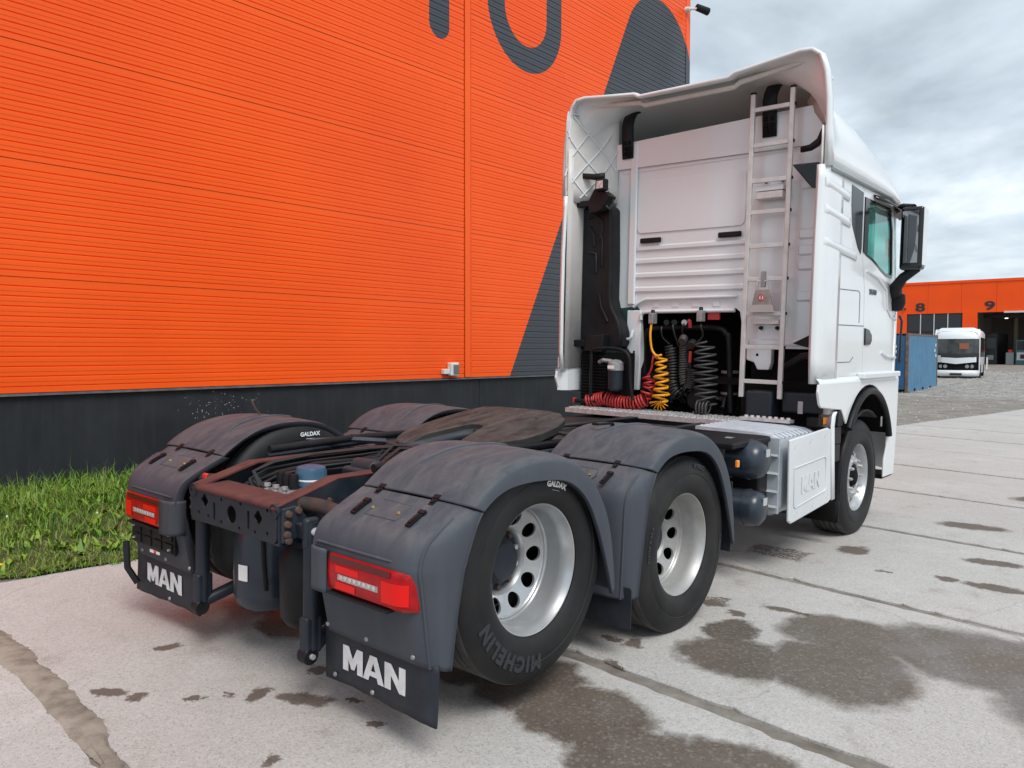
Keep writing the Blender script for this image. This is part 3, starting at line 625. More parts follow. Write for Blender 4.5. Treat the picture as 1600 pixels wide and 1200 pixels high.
mat('container_blue', (.075, .22, .36), .5, c2=(.06, .17, .29), scale=1.2, streak=(.11, .20, .29), amount=.8)
mat('container_deep', (.018, .095, .21), .5, c2=(.03, .12, .24), scale=1.5)
mat('container_rust', (.12, .065, .05), .8, c2=(.20, .15, .13), scale=4)
def container():
    z0 = gz(36, 7)+.0; r = empty('shipping_container', (33.98, 5.82, z0-.02), R(2)); tag(r, 'blue corrugated shipping container standing on the gravel', 'container')
    Lc, Wc, H = 6.06, 2.44, 2.56
    for x in (0, Lc-.12):
        for y in (0, Wc-.12): MB().box(x, x+.12, y, y+.12, .0, H).obj('corner_post', 'container_rust', r, bevel=.01)
    for y in (.0, Wc-.1): MB().box(.12, Lc-.12, y+.01, y+.09, .04, .20).obj('bottom_rail', 'container_blue', r); MB().box(.12, Lc-.12, y+.01, y+.09, H-.1, H-.01).obj('top_rail', 'container_rust', r)
    def corr(y, flip):
        pr = []; x = .12; k = 0
        while x < Lc-.15:
            for dx, d in ((0, 0), (.07, 0), (.11, .036), (.18, .036), (.22, 0)): pr.append((x+dx, d))
            x += .278-.0
        pr = [(a, b) for a, b in pr if a < Lc-.1]
        return MB().grid([[(a, y+(b if not flip else -b), z) for a, b in pr] for z in (.2, H-.1)])
    corr(.015, False).obj('side_wall', 'container_blue', r, smooth=0); corr(Wc-.015, True).obj('side_wall', 'container_blue', r, smooth=0)
    MB().box(.05, Lc-.05, .06, Wc-.06, H-.05, H-.02).obj('roof', 'container_rust', r); MB().box(.1, Lc-.1, .1, Wc-.1, .12, .2).obj('floor', 'container_rust', r)
    MB().box(Lc-.08, Lc-.04, .12, Wc-.12, .2, H-.1).obj('end_wall', 'container_blue', r)
    for q in range(2):
        y0 = .13+q*1.10; dr = MB().box(.03, .07, y0, y0+1.08, .16, H-.12).obj('door', 'container_deep', r, bevel=.006)
        for k in range(4): MB().box(.012, .03, y0+.10, y0+.98, .28+k*.56, .58+k*.56).obj('door_panel', 'container_deep', dr, bevel=.02)
        for yy in (.28, .78): MB().cyl((.0, y0+yy, .1), (.0, y0+yy, H-.1), .02, 8).obj('lock_rod', 'container_deep', dr)
    text_obj('container_number', '8816', .17, 'sticker', r, lambda x, y, z: Vector((-.012-z, .62-x, 1.98+y)), bold=.006)
    text_obj('container_number', '51', .17, 'sticker', r, lambda x, y, z: Vector((-.012-z, .52-x, 1.76+y)), bold=.006)
    for k in range(3): MB().box(1.2+k*1.6, 1.5+k*1.6, .0, .02, .04, .16).obj('fork_pocket', 'black_matt', r)
    for x, z in ((5.5, 2.0), (5.3, 1.75), (5.55, 1.5)): MB().box(x, x+.16, -.002, .008, z, z+.14).obj('sticker', 'sticker', r)
container()
mat('bus_white', (.70, .73, .75), .35, coat=.4); mat('bus_screen', (.045, .055, .058), .08, c2=(.09, .10, .10), scale=2)
def bus():
    z0 = gz(48.8, 7); r = empty('white_bus', (48.75, 7.0, z0-.02), R(8)); tag(r, 'white midibus with its front grille stripped, parked on the gravel', 'bus')
    w = 1.16; H = 2.95
    # body: loft of half-sections from nose to tail (x runs backwards along the bus)
    def sec(x, wid, zb, zt, rr): return [(x, s*yy, z) for s, yy, z in ((1, wid, zb), (1, wid, zt-rr), (1, wid-rr*.35, zt-rr*.35), (1, wid-rr, zt), (-1, wid-rr, zt), (-1, wid-rr*.35, zt-rr*.35), (-1, wid, zt-rr), (-1, wid, zb))]
    mb = MB(); secs = [sec(.30, .95, 2.25, 2.62, .25), sec(.34, 1.12, .35, 2.75, .35), sec(.7, w, .32, H, .35), sec(4, w, .32, H, .3), sec(7.2, w, .32, H, .3), sec(7.4, w-.1, .4, H-.1, .3)]
    mb.grid(secs[1:]); mb.add(secs[-1], [tuple(range(8))]); mb.obj('body', 'bus_white', r, smooth=50)
    MB().grid([[(x, y, z) for y, x in ((-1.1, .36), (-.8, .16), (0, .08), (.8, .16), (1.1, .36))] for z, in ((1.42,), (2.3,))]).obj('windscreen', 'bus_screen', r)
    MB().grid([[(x+o, y, z) for y, x in ((-1.13, .36), (-.8, .13), (0, .05), (.8, .13), (1.13, .36))] for z, o in ((2.3, 0), (2.5, .04), (2.72, .2), (2.86, .55))]).obj('roof_front', 'bus_white', r)
    MB().box(.02, .04, -.62, -.15, 1.72, 2.05).obj('painted_reflection', mat('reflection_orange', (.32, .10, .06), .4), r)  # flat orange plate, colour stands in for a reflection in the windscreen
    MB().grid([[(x, y, z+ .06*abs(y)) for y, x in ((-1.13, .36), (-.8, .1), (0, .02), (.8, .1), (1.13, .36))] for z in (1.20, 1.42)]).obj('dark_band', 'shed_dark', r)
    MB().grid([[(x, y, z + k*abs(y)) for y, x in ((-1.0, .25), (-.7, .06), (0, -.02), (.7, .06), (1.0, .25))] for z, k in ((.86, .12), (1.20, .06))]).obj('bonnet', 'bus_white', r)
    MB().grid([[(x+.06, y, z) for y, x in ((-1.1, .36), (-.7, .08), (0, .02), (.7, .08), (1.1, .36))] for z in (.48, 1.0)]).obj('open_grille', 'black_matt', r)
    MB().grid([[(x, y, z) for y, x in ((-1.14, .40), (-.8, .06), (0, -.04), (.8, .06), (1.14, .40))] for z in (.16, .5)]).obj('bumper', 'bus_white', r, solid=.05)
    MB().box(-.09, -.07, -.3, .3, .20, .34).obj('number_plate', 'shed_dark', r)
    for s in (-1, 1):
        for q, yy in enumerate((.55, .78)): MB().lathe([(.0005, 0), (.10, .0), (.11, .05)], (.10+.06*q, s*yy, .72), 'x', 14).obj('headlamp', 'grey_alloy', r)
        MB().box(.9, 2.6, s*w-.004, s*w+.004, 1.25, 2.4).obj('side_window', 'glass_dark', r); MB().box(2.7, 4.6, s*w-.004, s*w+.004, 1.25, 2.4).obj('side_window', 'glass_dark', r); MB().box(4.7, 6.9, s*w-.004, s*w+.004, 1.25, 2.4).obj('side_window', 'glass_dark', r)
        for x in (1.5, 5.6):
            MB().lathe([(.0005, 0), (.24, 0), (.26, .03), (.40, .03), (.41, .0), (.40, -.22), (.0005, -.22)], (x, s*(w+.0), .42), 'y', 24).obj('wheel', 'rubber', r) if s > 0 else MB().lathe([(.0005, 0), (.24, 0), (.26, -.03), (.40, -.03), (.41, .0), (.40, .22), (.0005, .22)], (x, s*(w+.0), .42), 'y', 24).obj('wheel', 'rubber', r)
    MB().box(1.1, 2.3, -w-.35, -w-.30, .55, 1.25).obj('open_flap', 'bus_white', r)
    MB().box(.05, .08, .78, 1.25, .95, 1.35).obj('side_card', mat('card_grey', (.40, .42, .42), .7), r)
bus()
# ================================================================== THE TRACTOR UNIT
TILT = R(1.25)
truck = empty('tractor_truck', (0, -1.2+1.2*math.cos(TILT), 1.2*math.sin(TILT)+.001)); truck.rotation_euler = (TILT, 0, 0)
tag(truck, 'white three-axle tractor truck with grey rear mudguards, seen from behind', 'truck')
T_ = truck
from mathutils.geometry import delaunay_2d_cdt
def holed(mb, outer, holes, place, t):
    """flat plate with real holes; place(a, b, h) maps plate coordinates and thickness into space"""
    vs = [Vector(p) for p in outer]; es = [(i, (i+1) % len(outer)) for i in range(len(outer))]; loops = [list(range(len(outer)))]
    for h in holes:
        o = len(vs); vs += [Vector(p) for p in h]; es += [(o+i, o+(i+1) % len(h)) for i in range(len(h))]; loops.append(list(range(o, o+len(h))))
    V, E_, F, ov, oe, of = delaunay_2d_cdt(vs, es, [], 1, 1e-6)
    def inside(p, poly):
        c = False; n = len(poly); j = n-1
        for i in range(n):
            if (poly[i][1] > p[1]) != (poly[j][1] > p[1]) and p[0] < (poly[j][0]-poly[i][0])*(p[1]-poly[i][1])/(poly[j][1]-poly[i][1]+1e-12)+poly[i][0]: c = not c
            j = i
        return c
    keep = []
    for f in F:
        c = sum((V[i] for i in f), Vector((0, 0)))/len(f)
        if inside(c, outer) and not any(inside(c, h) for h in holes): keep.append(f)
    n = len(V); pts = [place(v.x, v.y, 0) for v in V] + [place(v.x, v.y, t) for v in V]
    fs = [tuple(f) for f in keep] + [tuple(n+i for i in f)[::-1] for f in keep]
    cnt = {}
    for f in keep:
        for i in range(len(f)):
            e = (f[i], f[(i+1) % len(f)]); cnt[tuple(sorted(e))] = cnt.get(tuple(sorted(e)), 0)+1
    for f in keep:
        for i in range(len(f)):
            e = (f[i], f[(i+1) % len(f)])
            if cnt[tuple(sorted(e))] == 1: fs.append((e[1], e[0], n+e[0], n+e[1]))
    return mb.add(pts, fs)
def circle(cx, cy, r, n=20, r2=None): return [(cx+r*math.cos(2*math.pi*k/n), cy+(r2 or r)*math.sin(2*math.pi*k/n)) for k in range(n)]
def rrect(a0, a1, b0, b1, r, n=4):
    out = []
    for cx, cy, s in ((a1-r, b1-r, 0), (a0+r, b1-r, 1), (a0+r, b0+r, 2), (a1-r, b0+r, 3)):
        out += [(cx+r*math.cos(math.pi/2*(s+k/n)), cy+r*math.sin(math.pi/2*(s+k/n))) for k in range(n+1)]
    return out
def helix(path, rad, turns, wire, n=7, steps=14, sq=1.0):
    """coil of wire round a polyline path"""
    P = [Vector(p) for p in path]; seg = [(P[i+1]-P[i]).length for i in range(len(P)-1)]; tot = sum(seg); out = []; K = int(turns*steps)
    u = None
    for k in range(K+1):
        s = tot*k/K; i = 0
        while i < len(seg)-1 and s > seg[i]: s -= seg[i]; i += 1
        d = (P[i+1]-P[i]).normalized(); p = P[i]+d*s
        if u is None: u = d.orthogonal().normalized()
        u = (u-d*u.dot(d)).normalized(); w = d.cross(u); a = 2*math.pi*k/steps
        rr = rad(k/K) if callable(rad) else rad
        out.append(p+u*math.cos(a)*rr+w*math.sin(a)*rr*sq)
    return MB().tube(out, wire, n)

# ---------------------------------------------------------------- chassis
def chassis():
    side = [(-.78, .735), (-.78, .905), (-.46, .992), (4.0, .992), (5.5, .93), (5.5, .74), (-.3, .725)]
    for s in (-1, 1):
        mb = MB(); mb.prism(side, 'y', s*.383, s*.374)
        r = mb.obj('frame_rail', 'chassis', T_, smooth=0)
        top = [(-.78, .9055), (-.46, .9925), (1.25, .9925)]
        MB().grid([[(x, s*.383, z) for x, z in top], [(x, s*.296, z) for x, z in top]]).obj('rusty_top_flange', 'rust_red', r, smooth=0, solid=.009)
        top = [(1.25, .9925), (4.0, .9925), (5.5, .9305)]
        MB().grid([[(x, s*.383, z) for x, z in top], [(x, s*.30, z) for x, z in top]]).obj('top_flange', 'chassis', r, smooth=0, solid=.009)
        bot = [(-.78, .735), (-.3, .725), (5.5, .74)]
        MB().grid([[(x, s*.383, z) for x, z in bot], [(x, s*.30, z) for x, z in bot]]).obj('bottom_flange', 'chassis', r, smooth=0, solid=.009)
        rnd = random.Random(4)
        for k in range(14):
            x = -.66+k*.17+rnd.uniform(-.03, .03)
            for z in (.80, .90): MB().lathe([(.0005, s*.016), (.011, s*.014), (.013, 0)], (x, s*.383, z+.02*(x > -.4)), 'y', 8).obj('bolt', 'rust_bolt', r, smooth=30)
    # end cross member: pierced plate with folded rusty top
    clover = []
    for k in range(24):
        a = 2*math.pi*k/24; q = .024+.009*abs(math.cos(2*a)); clover.append((q*math.cos(a), q*math.sin(a)))
    def at_(c, poly): return [(p[0]+c[0], p[1]+c[1]) for p in poly]
    holes = [circle(.0, .815, .042, 24), at_((.245, .845), clover), at_((-.225, .835), clover), rrect(.145, .165, .76, .85, .009), rrect(-.155, -.135, .765, .855, .009)]
    holes += [circle(y, z, .010, 10) for y, z in ((.09, .87), (-.08, .875), (.09, .765), (-.07, .76), (.30, .78), (-.30, .775), (-.2, .765), (.21, .775), (-.30, .88))]
    mb = MB(); holed(mb, rrect(-.37, .372, .737, .898, .03), holes, lambda a, b, h: (-.786+h, a, b), .008)
    xm = mb.obj('end_cross_member', 'chassis', T_, smooth=25)
    MB().box(-.70, -.69, -.30, .30, .74, .88).obj('inner_web', 'black_matt', xm)
    rows = []
    for x, z in ((-.786, .888), (-.784, .902), (-.775, .910), (-.75, .913), (-.62, .914), (-.61, .908), (-.608, .88)): rows.append([(x, y, z) for y in (-.372, -.3, 0, .3, .372)])
    MB().grid(rows).obj('rusty_top', 'rust_red', xm, smooth=50, solid=.006)
    for s in (-1, 1): MB().lathe([(.028, .0), (.034, .0), (.034, .03), (.028, .03)], (-.79, s*.352, .883), 'x', 14, closed=True).obj('corner_sleeve', 'chassis', xm)
    # cross members further forward
    for x in (.55, 1.7, 2.4, 3.2): MB().box(x, x+.09, -.372, .372, .76, .95).obj('cross_member', 'chassis', T_, bevel=.01)
    # axle beams and drive shaft
    for x, z in ((0, .633), (1.35, .497), (4.56, .48)): MB().tube([(x, -.95, z), (x, -.4, z), (x, 0, z-.01), (x, .4, z), (x, .95, z)], [.075, .075, .14, .075, .075] if x == 1.35 else .06, 12).obj('axle', 'chassis', T_)
    MB().cyl((1.35, 0, .52), (3.3, 0, .72), .05, 12).obj('drive_shaft', 'chassis', T_)
    # rusty tubes carrying the rear guards, brackets, fold-down underrun arms
    for s in (-1, 1):
        MB().tube([(-.66, s*.37, .905), (-.62, s*.45, .90), (-.585, s*.66, .875)], .033, 14).obj('guard_tube', mat('tube_rusty', (.035, .030, .030), .7, c2=(.075, .04, .034), scale=14, spec=.25) if 'tube_rusty' not in MATS else 'tube_rusty', T_)
        MB().tube([(.70, s*.37, .93), (.74, s*.64, .93)], .03, 12).obj('guard_tube', 'chassis', T_)
        br = MB(); br.prism([(-.775, .90), (-.70, .905), (-.63, .83), (-.615, .79), (-.64, .755), (-.70, .76), (-.775, .745)], 'y', s*.386, s*.405)
        br.prism([(-.715, .83), (-.63, .83), (-.615, .79), (-.64, .755), (-.70, .76)], 'y', s*.405, s*.45)
        b = br.obj('underrun_bracket', 'chassis', T_, bevel=.006)
        for x, z in ((-.75, .875), (-.70, .885), (-.755, .83), (-.755, .785), (-.75, .757)): MB().lathe([(.0005, s*.018), (.014, s*.016), (.017, 0)], (x, s*.406, z), 'y', 10).obj('bolt', 'rust_bolt', b, smooth=30)
        arm = MB().tube([(-.675, s*.47, .84), (-.675, s*.47, .27)], .034, 12).obj('underrun_arm', 'chassis', T_)
        MB().box(-.715, -.635, s*.47-.022, s*.47+.022, .72, .86).obj('arm_eye', 'chassis', arm, bevel=.02, seg=3)
        MB().lathe([(.0005, s*.05), (.018, s*.05), (.02, s*.03), (.02, -s*.03)], (-.675, s*.47, .80), 'y', 12).obj('pivot_bolt', 'zinc', arm)
        MB().box(-.72, -.63, s*.47-.03, s*.47+.03, .25, .42).obj('foot_clevis', 'chassis', arm, bevel=.015)
        MB().lathe([(.0005, -.03), (.035, -.03), (.04, -.025), (.04, .025), (.035, .03), (.0005, .03)], (-.69, s*.47, .245), 'y', 18).obj('foot_roller', 'plastic_black', arm)
        MB().lathe([(.0005, s*.045), (.012, s*.044), (.013, s*.03)], (-.69, s*.47, .245), 'y', 10).obj('foot_bolt', 'zinc', arm)
        MB().tube([(-.66, s*.47, .27), (-.50, s*.42, .33), (-.1, s*.36, .42), (.12, s*.36, .60)], .032, 12).obj('underrun_strut', 'chassis', arm)
        # air springs of the lifted axle
        sp = MB().lathe([(.0005, .74), (.115, .74), (.12, .71), (.135, .66), (.13, .56), (.138, .50), (.12, .42), (.09, .39), (.0005, .39)], (-.46, s*.50, 0), 'z', 28).obj('air_spring', 'rubber', T_)
        MB().lathe([(.13, .745), (.14, .745), (.14, .73), (.13, .73)], (-.46, s*.50, 0), 'z', 24, closed=True).obj('clamp_plate', 'chassis', sp)
    tk = MB().lathe([(.0005, .25), (.06, .252), (.12, .265), (.158, .29), (.17, .33), (.172, .35), (.17, .36), (.172, .44), (.174, .45), (.172, .46), (.17, .62), (.155, .66), (.1, .68), (.0005, .69)], (-.46, .20, 0), 'z', 36).obj('air_tank', 'tank_blue', T_)
    MB().grid([[(-.46+.1765*math.cos(R(t)), .20+.1765*math.sin(R(t)), z) for t in (183, 188, 193, 198, 203)] for z in (.43, .51)]).obj('tank_label', 'sticker', tk)
    MB().lathe([(.0005, .27), (.10, .28), (.13, .32), (.135, .6), (.1, .66), (.0005, .67)], (-.50, -.20, 0), 'z', 28).obj('air_tank', 'plastic_black', T_)
    MB().tube([(-.62, .0, .72), (-.6, .02, .55), (-.58, .03, .40)], .012, 8).obj('tank_drain_pipe', 'plastic_black', T_)
    # air dryer, valves and pipes inside the frame
    ad = MB().lathe([(.0005, .992), (.05, .992), (.072, .985), (.08, .965), (.081, .91), (.084, .905), (.084, .895), (.078, .89), (.078, .80), (.0005, .80)], (-.32, .03, 0), 'z', 32).obj('air_dryer', 'filter_blue', T_)
    MB().lathe([(.0815, .928), (.0825, .926), (.0825, .921), (.0815, .919)], (-.32, .03, 0), 'z', 32).obj('printed_band', 'sticker', ad)
    MB().box(-.50, -.26, -.10, .16, .76, .885).obj('valve_block', 'grey_alloy', T_, bevel=.012)
    for k in range(3):
        v = MB().lathe([(.0005, .035), (.016, .035), (.018, .02), (.012, .015), (.016, -.03), (.0005, -.03)], (-.53, .10-k*.075, .885), 'z', 12).obj('valve', 'grey_alloy', T_)
        MB().tube([(-.53, .10-k*.075, .88), (-.58, .09-k*.075, .88), (-.62, .09-k*.075, .86)], .014, 8).obj('valve_stub', 'zinc', v)
        MB().lathe([(.0005, .075), (.02, .075), (.024, .06), (.024, 0), (.0005, 0)], (-.43+.0*k, .13-k*.055, .885), 'z', 10).obj('valve_cap', 'plastic_black', T_)
    MB().lathe([(.0005, .10), (.03, .10), (.05, .08), (.052, -.08), (.03, -.1), (.0005, -.1)], (.02, .0, .945), 'y', 20).obj('brake_cylinder', 'chassis', T_)
    MB().box(-.06, .12, -.09, .13, .85, .95).obj('relay_valve', 'chassis', T_, bevel=.02)
    rnd = random.Random(9)
    for k in range(11):
        y0 = rnd.uniform(.12, .30); z0 = .90+rnd.uniform(0, .09); ph = rnd.uniform(-.04, .04)
        MB().tube([(-.58+rnd.uniform(0, .1), y0-.12, .82), (-.54, y0, z0-.02), (-.40, y0+.04+ph, z0+.01), (-.15, y0+.02, z0+.03), (.2, y0+ph, z0+.03), (.7, y0-.02+ph, .98+.02*rnd.random()), (1.3, y0-.1, .96)], .007+.004*rnd.random(), 6).obj('air_line', 'hose_black', T_)
    for k in range(9):
        y0 = -.28+.07*k; MB().tube([(.15, y0*.5, .93), (.35, y0*.8, .99+.03*rnd.random()), (.7, y0, .97), (1.5, y0*1.05, .96), (2.2, y0*.9, .97+.03*rnd.random()), (3.2, y0*.7, .93)], .008+.007*rnd.random(), 6).obj('cable', 'hose_black', T_)
    for s in (-1, 1):
        MB().tube([(-.3, s*.44, 1.03), (.3, s*.45, 1.045), (.52, s*.47, 1.04), (1.3, s*.47, 1.03), (2.1, s*.46, 1.02)], .022, 10).obj('pipe', 'plastic_black', T_)
        MB().tube([(-.25, s*.54, .98), (.4, s*.54, 1.0), (1.9, s*.52, 1.0)], .018, 8).obj('pipe', 'chassis', T_)
chassis()

# ---------------------------------------------------------------- mudguards
TOPP = [(-.485, .995), (-.44, 1.03), (-.36, 1.08), (-.25, 1.127), (-.1, 1.153), (.08, 1.147), (.22, 1.108), (.345, 1.03), (.445, .92), (.515, .78), (.552, .6), (.565, .425)]
LIPP = [(-.435, .972), (-.395, 1.0), (-.335, 1.03), (-.25, 1.05), (-.1, 1.055), (.08, 1.038), (.20, .99), (.30, .90), (.375, .78), (.43, .66), (.48, .53), (.515, .42)]
def interp(P, n):
    out = []
    for k in range(n):
        f = k/(n-1)*(len(P)-1); i = min(int(f), len(P)-2); t = f-i
        p0, p1, p2, p3 = P[max(i-1, 0)], P[i], P[i+1], P[min(i+2, len(P)-1)]
        out.append(tuple(.5*((2*p1[j])+(-p0[j]+p2[j])*t+(2*p0[j]-5*p1[j]+4*p2[j]-p3[j])*t*t+(-p0[j]+3*p1[j]-3*p2[j]+p3[j])*t**3) for j in range(len(p1))))
    return out
def guard_top(ox):
    A, B = interp(TOPP, 46), interp(LIPP, 46); mb = MB(); rows = []
    for i, ((x, z), (lx, lz)) in enumerate(zip(A, B)):
        dn = Vector((lx-x, lz-z)); f = i/45; arch = math.sin(math.pi*min(1, f*1.25))
        row = [(x+dn.x*.3+ox, -.605, z+dn.y*.3), (x+ox, -.60, z-.004)]
        for y in (-.64, -.74, -.86, -.98, -1.08, -1.15): row.append((x+ox, y, z+.006*math.sin((y+.6)/-.6*math.pi)))
        for t in (.2, .4, .6, .8, 1.0):
            a = t*math.pi/2; row.append((x+ox+dn.x*.33*(1-math.cos(a)), -1.15-.115*math.sin(a), z+dn.y*.33*(1-math.cos(a))))
        row += [(x+ox+dn.x*.7, -1.272, z+dn.y*.7), (lx+ox, -1.276, lz), (lx+ox+dn.x*.04, -1.262, lz+dn.y*.04)]
        rows.append(row)
    return mb.grid(rows)
def guard_rear(ox, prof, edge, yin=-.60):
    A, B = interp(prof, 40), interp(edge, 40); mb = MB(); rows = []
    for (x, z), (ex, ez) in zip(A, B):
        row = [(x+.04+ox, yin+.002, z-.01), (x+ox, yin, z)] + [(x+ox, y, z) for y in (yin-.05, -.75, -.9, -1.02, -1.10)]
        for k in range(1, 9):
            a = k/8*math.pi/2; row.append((x+ox+(ex-x)*(1-math.cos(a))**1.15, -1.10-.168*math.sin(a)**.9, z+(ez-z)*(1-math.cos(a))))
        row += [(ex+ox, -1.276, ez), (ex+ox+.012, -1.262, ez)]
        rows.append(row)
    return mb.grid(rows)
R1 = [(-.488, .990), (-.53, .970), (-.60, .938), (-.67, .902), (-.715, .872), (-.742, .83), (-.752, .79), (-.752, .762), (-.735, .70), (-.715, .61), (-.692, .5), (-.668, .385)]
E1 = [(-.437, .967), (-.452, .945), (-.468, .92), (-.485, .885), (-.50, .85), (-.515, .815), (-.528, .78), (-.538, .755), (-.552, .69), (-.572, .59), (-.588, .48), (-.602, .375)]
R2 = [(.862, .990), (.82, .97), (.765, .94), (.715, .90), (.69, .85), (.682, .78), (.68, .68), (.678, .55), (.675, .42), (.672, .335)]
E2 = [(.913, .967), (.895, .94), (.875, .905), (.855, .865), (.84, .82), (.825, .75), (.808, .66), (.79, .55), (.77, .43), (.755, .335)]
def latch(mb, x, y, z, sl, ln=.10, w=.02):
    """rubber toggle latch lying on a sloped surface"""
    M = Matrix.Translation((x, y, z)) @ Matrix.Rotation(sl, 4, 'Y')
    mb.box(-ln/2, ln/2, -w, w, .0, .008, M); mb.box(-ln/2+.012, ln/2-.03, -w*.55, w*.55, .008, .014, M); mb.box(ln/2-.02, ln/2, -w*1.25, w*1.25, .0, .012, M)
def guards():
    for s, side in ((-1, 'near'), (1, 'far')):
        fm = 'fender' if s < 0 else 'fender_far'; mir = s > 0
        for ox in (0, 1.35):
            g = guard_top(ox).obj('mudguard', fm, T_, smooth=40, solid=.008, mirror=mir)
            # long embossed bead on the crown
            pts = [(x+ox, -.80-.10*k/14, z+.005) for k, (x, z) in enumerate(interp(TOPP, 46)[9:24])]
            MB().tube(pts, [.004]+[.014]*(len(pts)-2)+[.004], 8).obj('bead', fm, g, mirror=mir)
            pr, ed = (R1, E1) if ox == 0 else (R2, E2)
            rp = guard_rear(0, pr, ed).obj('rear_guard_section', fm, T_, smooth=45, solid=.008, mirror=mir)
            if ox == 0:
                MB().tube([(-.757, -.63, .800), (-.757, -.9, .800), (-.755, -1.08, .800), (-.735, -1.15, .798)], .006, 6).obj('ledge', fm, rp, mirror=mir)
            cr = [(x+(ex-x)*.16, -1.215, z+(ez-z)*.16) for (x, z), (ex, ez) in list(zip(interp(pr, 24), interp(ed, 24)))[3:]]
            MB().tube(cr, .007, 6).obj('crease', fm, rp, mirror=mir)
            ys = (-.72, -1.06)
            for y in ys:
                mb = MB(); latch(mb, ox-.492, y, 1.002-.012, -.60, .06, .014); mb.obj('latch', 'plastic_black', rp, smooth=0, mirror=mir)
                mb = MB(); latch(mb, ox-.615, y-.02, .939, -.46, .10, .014); mb.obj('latch', 'plastic_black', rp, smooth=0, mirror=mir)
            for y in (-.80, -.96): MB().lathe([(.0005, .008), (.007, .008), (.010, 0)], (ox-.60, y, .941), 'z', 8).obj('screw', mat('brass', (.35, .22, .07), .5, metal=.5) if 'brass' not in MATS else 'brass', rp, mirror=mir)
            # embossed shallow field between the latches
            MB().tube([(ox-.54, -.80, .968), (ox-.545, -.98, .965), (ox-.60, -1.0, .942), (ox-.64, -.99, .922), (ox-.64, -.80, .922)], .0045, 6).obj('embossed_edge', fm, rp, mirror=mir)
        # front leaf between the two guards reaches down as a flap
        fl = MB(); holed(fl, rrect(-1.274, -.70, .185, .40, .012), [], lambda a, b, h: (.685+h+.01*math.sin(a*9), a, b), .006)
        fl.obj('inner_flap', 'flap', T_, smooth=0, mirror=mir)
        # front end flap of the second guard
        MB().box(1.88, 1.888, -1.25, -.66, .36, .80).obj('front_flap', 'flap', T_, mirror=mir)
        # lettered rear flap: hangs free, curls a little at the bottom
        rows = []
        for k in range(9):
            z = .40-.24*k/8; rows.append([(-.648+.010*(k/8)**2*math.sin(y*7+.5), y, z + .003*math.sin(y*40)*(k == 8)) for y in [-.55-.088*q for q in range(9)]])
        fp = MB().grid(rows).obj('mud_flap', 'flap', T_, smooth=60, solid=.009, mirror=mir)
        sg = 1 if s < 0 else -1
        cy = -.875 if s < 0 else .93
        man_letters(lambda a, b, d: (-.6545-d*.6, cy-a*1.16, .285+b), .108).obj('printed_letters', 'white_print', fp, smooth=0)
        for y, z in ((-.60, .415), (-.86, .415), (-1.14, .415), (-.62, .19), (-.87, .185), (-1.15, .175)): MB().lathe([(.0005, -.006), (.009, -.005), (.011, 0)], (-.678 if z > .3 else -.653, y, z), 'x', 10).obj('flap_screw', 'grey_alloy', fp, mirror=mir)
        # tail lamp: housing wraps round the corner
        def lamp_rows(z0, z1, off, y0=-.725, y1=-1.205):
            rr = []
            for z, in_ in ((z0, .02), (z0+.012, .004), (z0+.03, 0), ((z0+z1)/2, -.002), (z1-.03, 0), (z1-.012, .004), (z1, .02)):
                row = [(-.735+in_, y0+.006, z)]
                for y in [y0-(1.10+y0)*0 - k*(1.115+y0)/8*1.0 for k in range(0, 9)]: row.append((-.772-off+in_, y, z))
                for k in range(1, 6):
                    a = k/5*math.pi/2*.92; row.append((-.772-off+in_+.085*(1-math.cos(a)), -1.115-(-(y1)-1.115)*math.sin(a), z))
                row.append((-.66, y1+.01, z)); rr.append(row)
            return rr
        lp = MB().grid(lamp_rows(.612, .772, 0)).obj('tail_lamp', 'lamp_red', T_, smooth=35, mirror=mir); lp['label'] = 'red tail lamp with clear centre bar'
        MB().box(-.78, -.70, -.725, -1.10, .602, .612).obj('lamp_base', 'plastic_black', lp, mirror=mir)
        # ring-shaped light guide, clear bar, dark upper band
        MB().grid([[(-.7735, y, z) for y in (-.735, -1.11)] for z in (.738, .766)]).obj('dark_band', 'lamp_dark', lp, mirror=mir)
        MB().grid([[(-.7745, y, z) for y in (-.775, -.92)] for z in (.70, .728)]).obj('light_guide', 'lamp_bright', lp, mirror=mir)
        MB().grid([[(-.7745, y, z) for y in (-.775, -.90)] for z in (.632, .662)]).obj('light_guide', 'lamp_bright', lp, mirror=mir)
        gd = [(-.7748, -1.06), (-.7748, -1.115)] + [(-.7748+.085*(1-math.cos(q*math.pi/2*.92/5)), -1.115-.0925*math.sin(q*math.pi/2*.92/5)) for q in (1, 2, 3)]
        MB().grid([[(x, y, z) for x, y in gd] for z in (.640, .724)]).obj('light_guide', 'lamp_bright', lp, smooth=60, mirror=mir)
        cb = MB().grid([[(-.7748, y, z) for y in (-.79, -1.04)] for z in (.670, .694)]).obj('clear_bar', 'lamp_clear', lp, mirror=mir)
        for k in range(8): MB().lathe([(.0005, -.002), (.008, -.0015), (.0095, 0)], (-.7752, -.81-.029*k, .682), 'x', 10).obj('reflector_cup', 'zinc', cb, mirror=mir)
        cp = MB().grid([[(x, y, z) for x, y in ((-.70, -.595), (-.745, -.60), (-.775, -.62), (-.782, -.66), (-.78, -.722))] for z in (.60, .62, .70, .765, .782)]).obj('lamp_end_cap', fm, T_, smooth=40, solid=.01, mirror=mir)
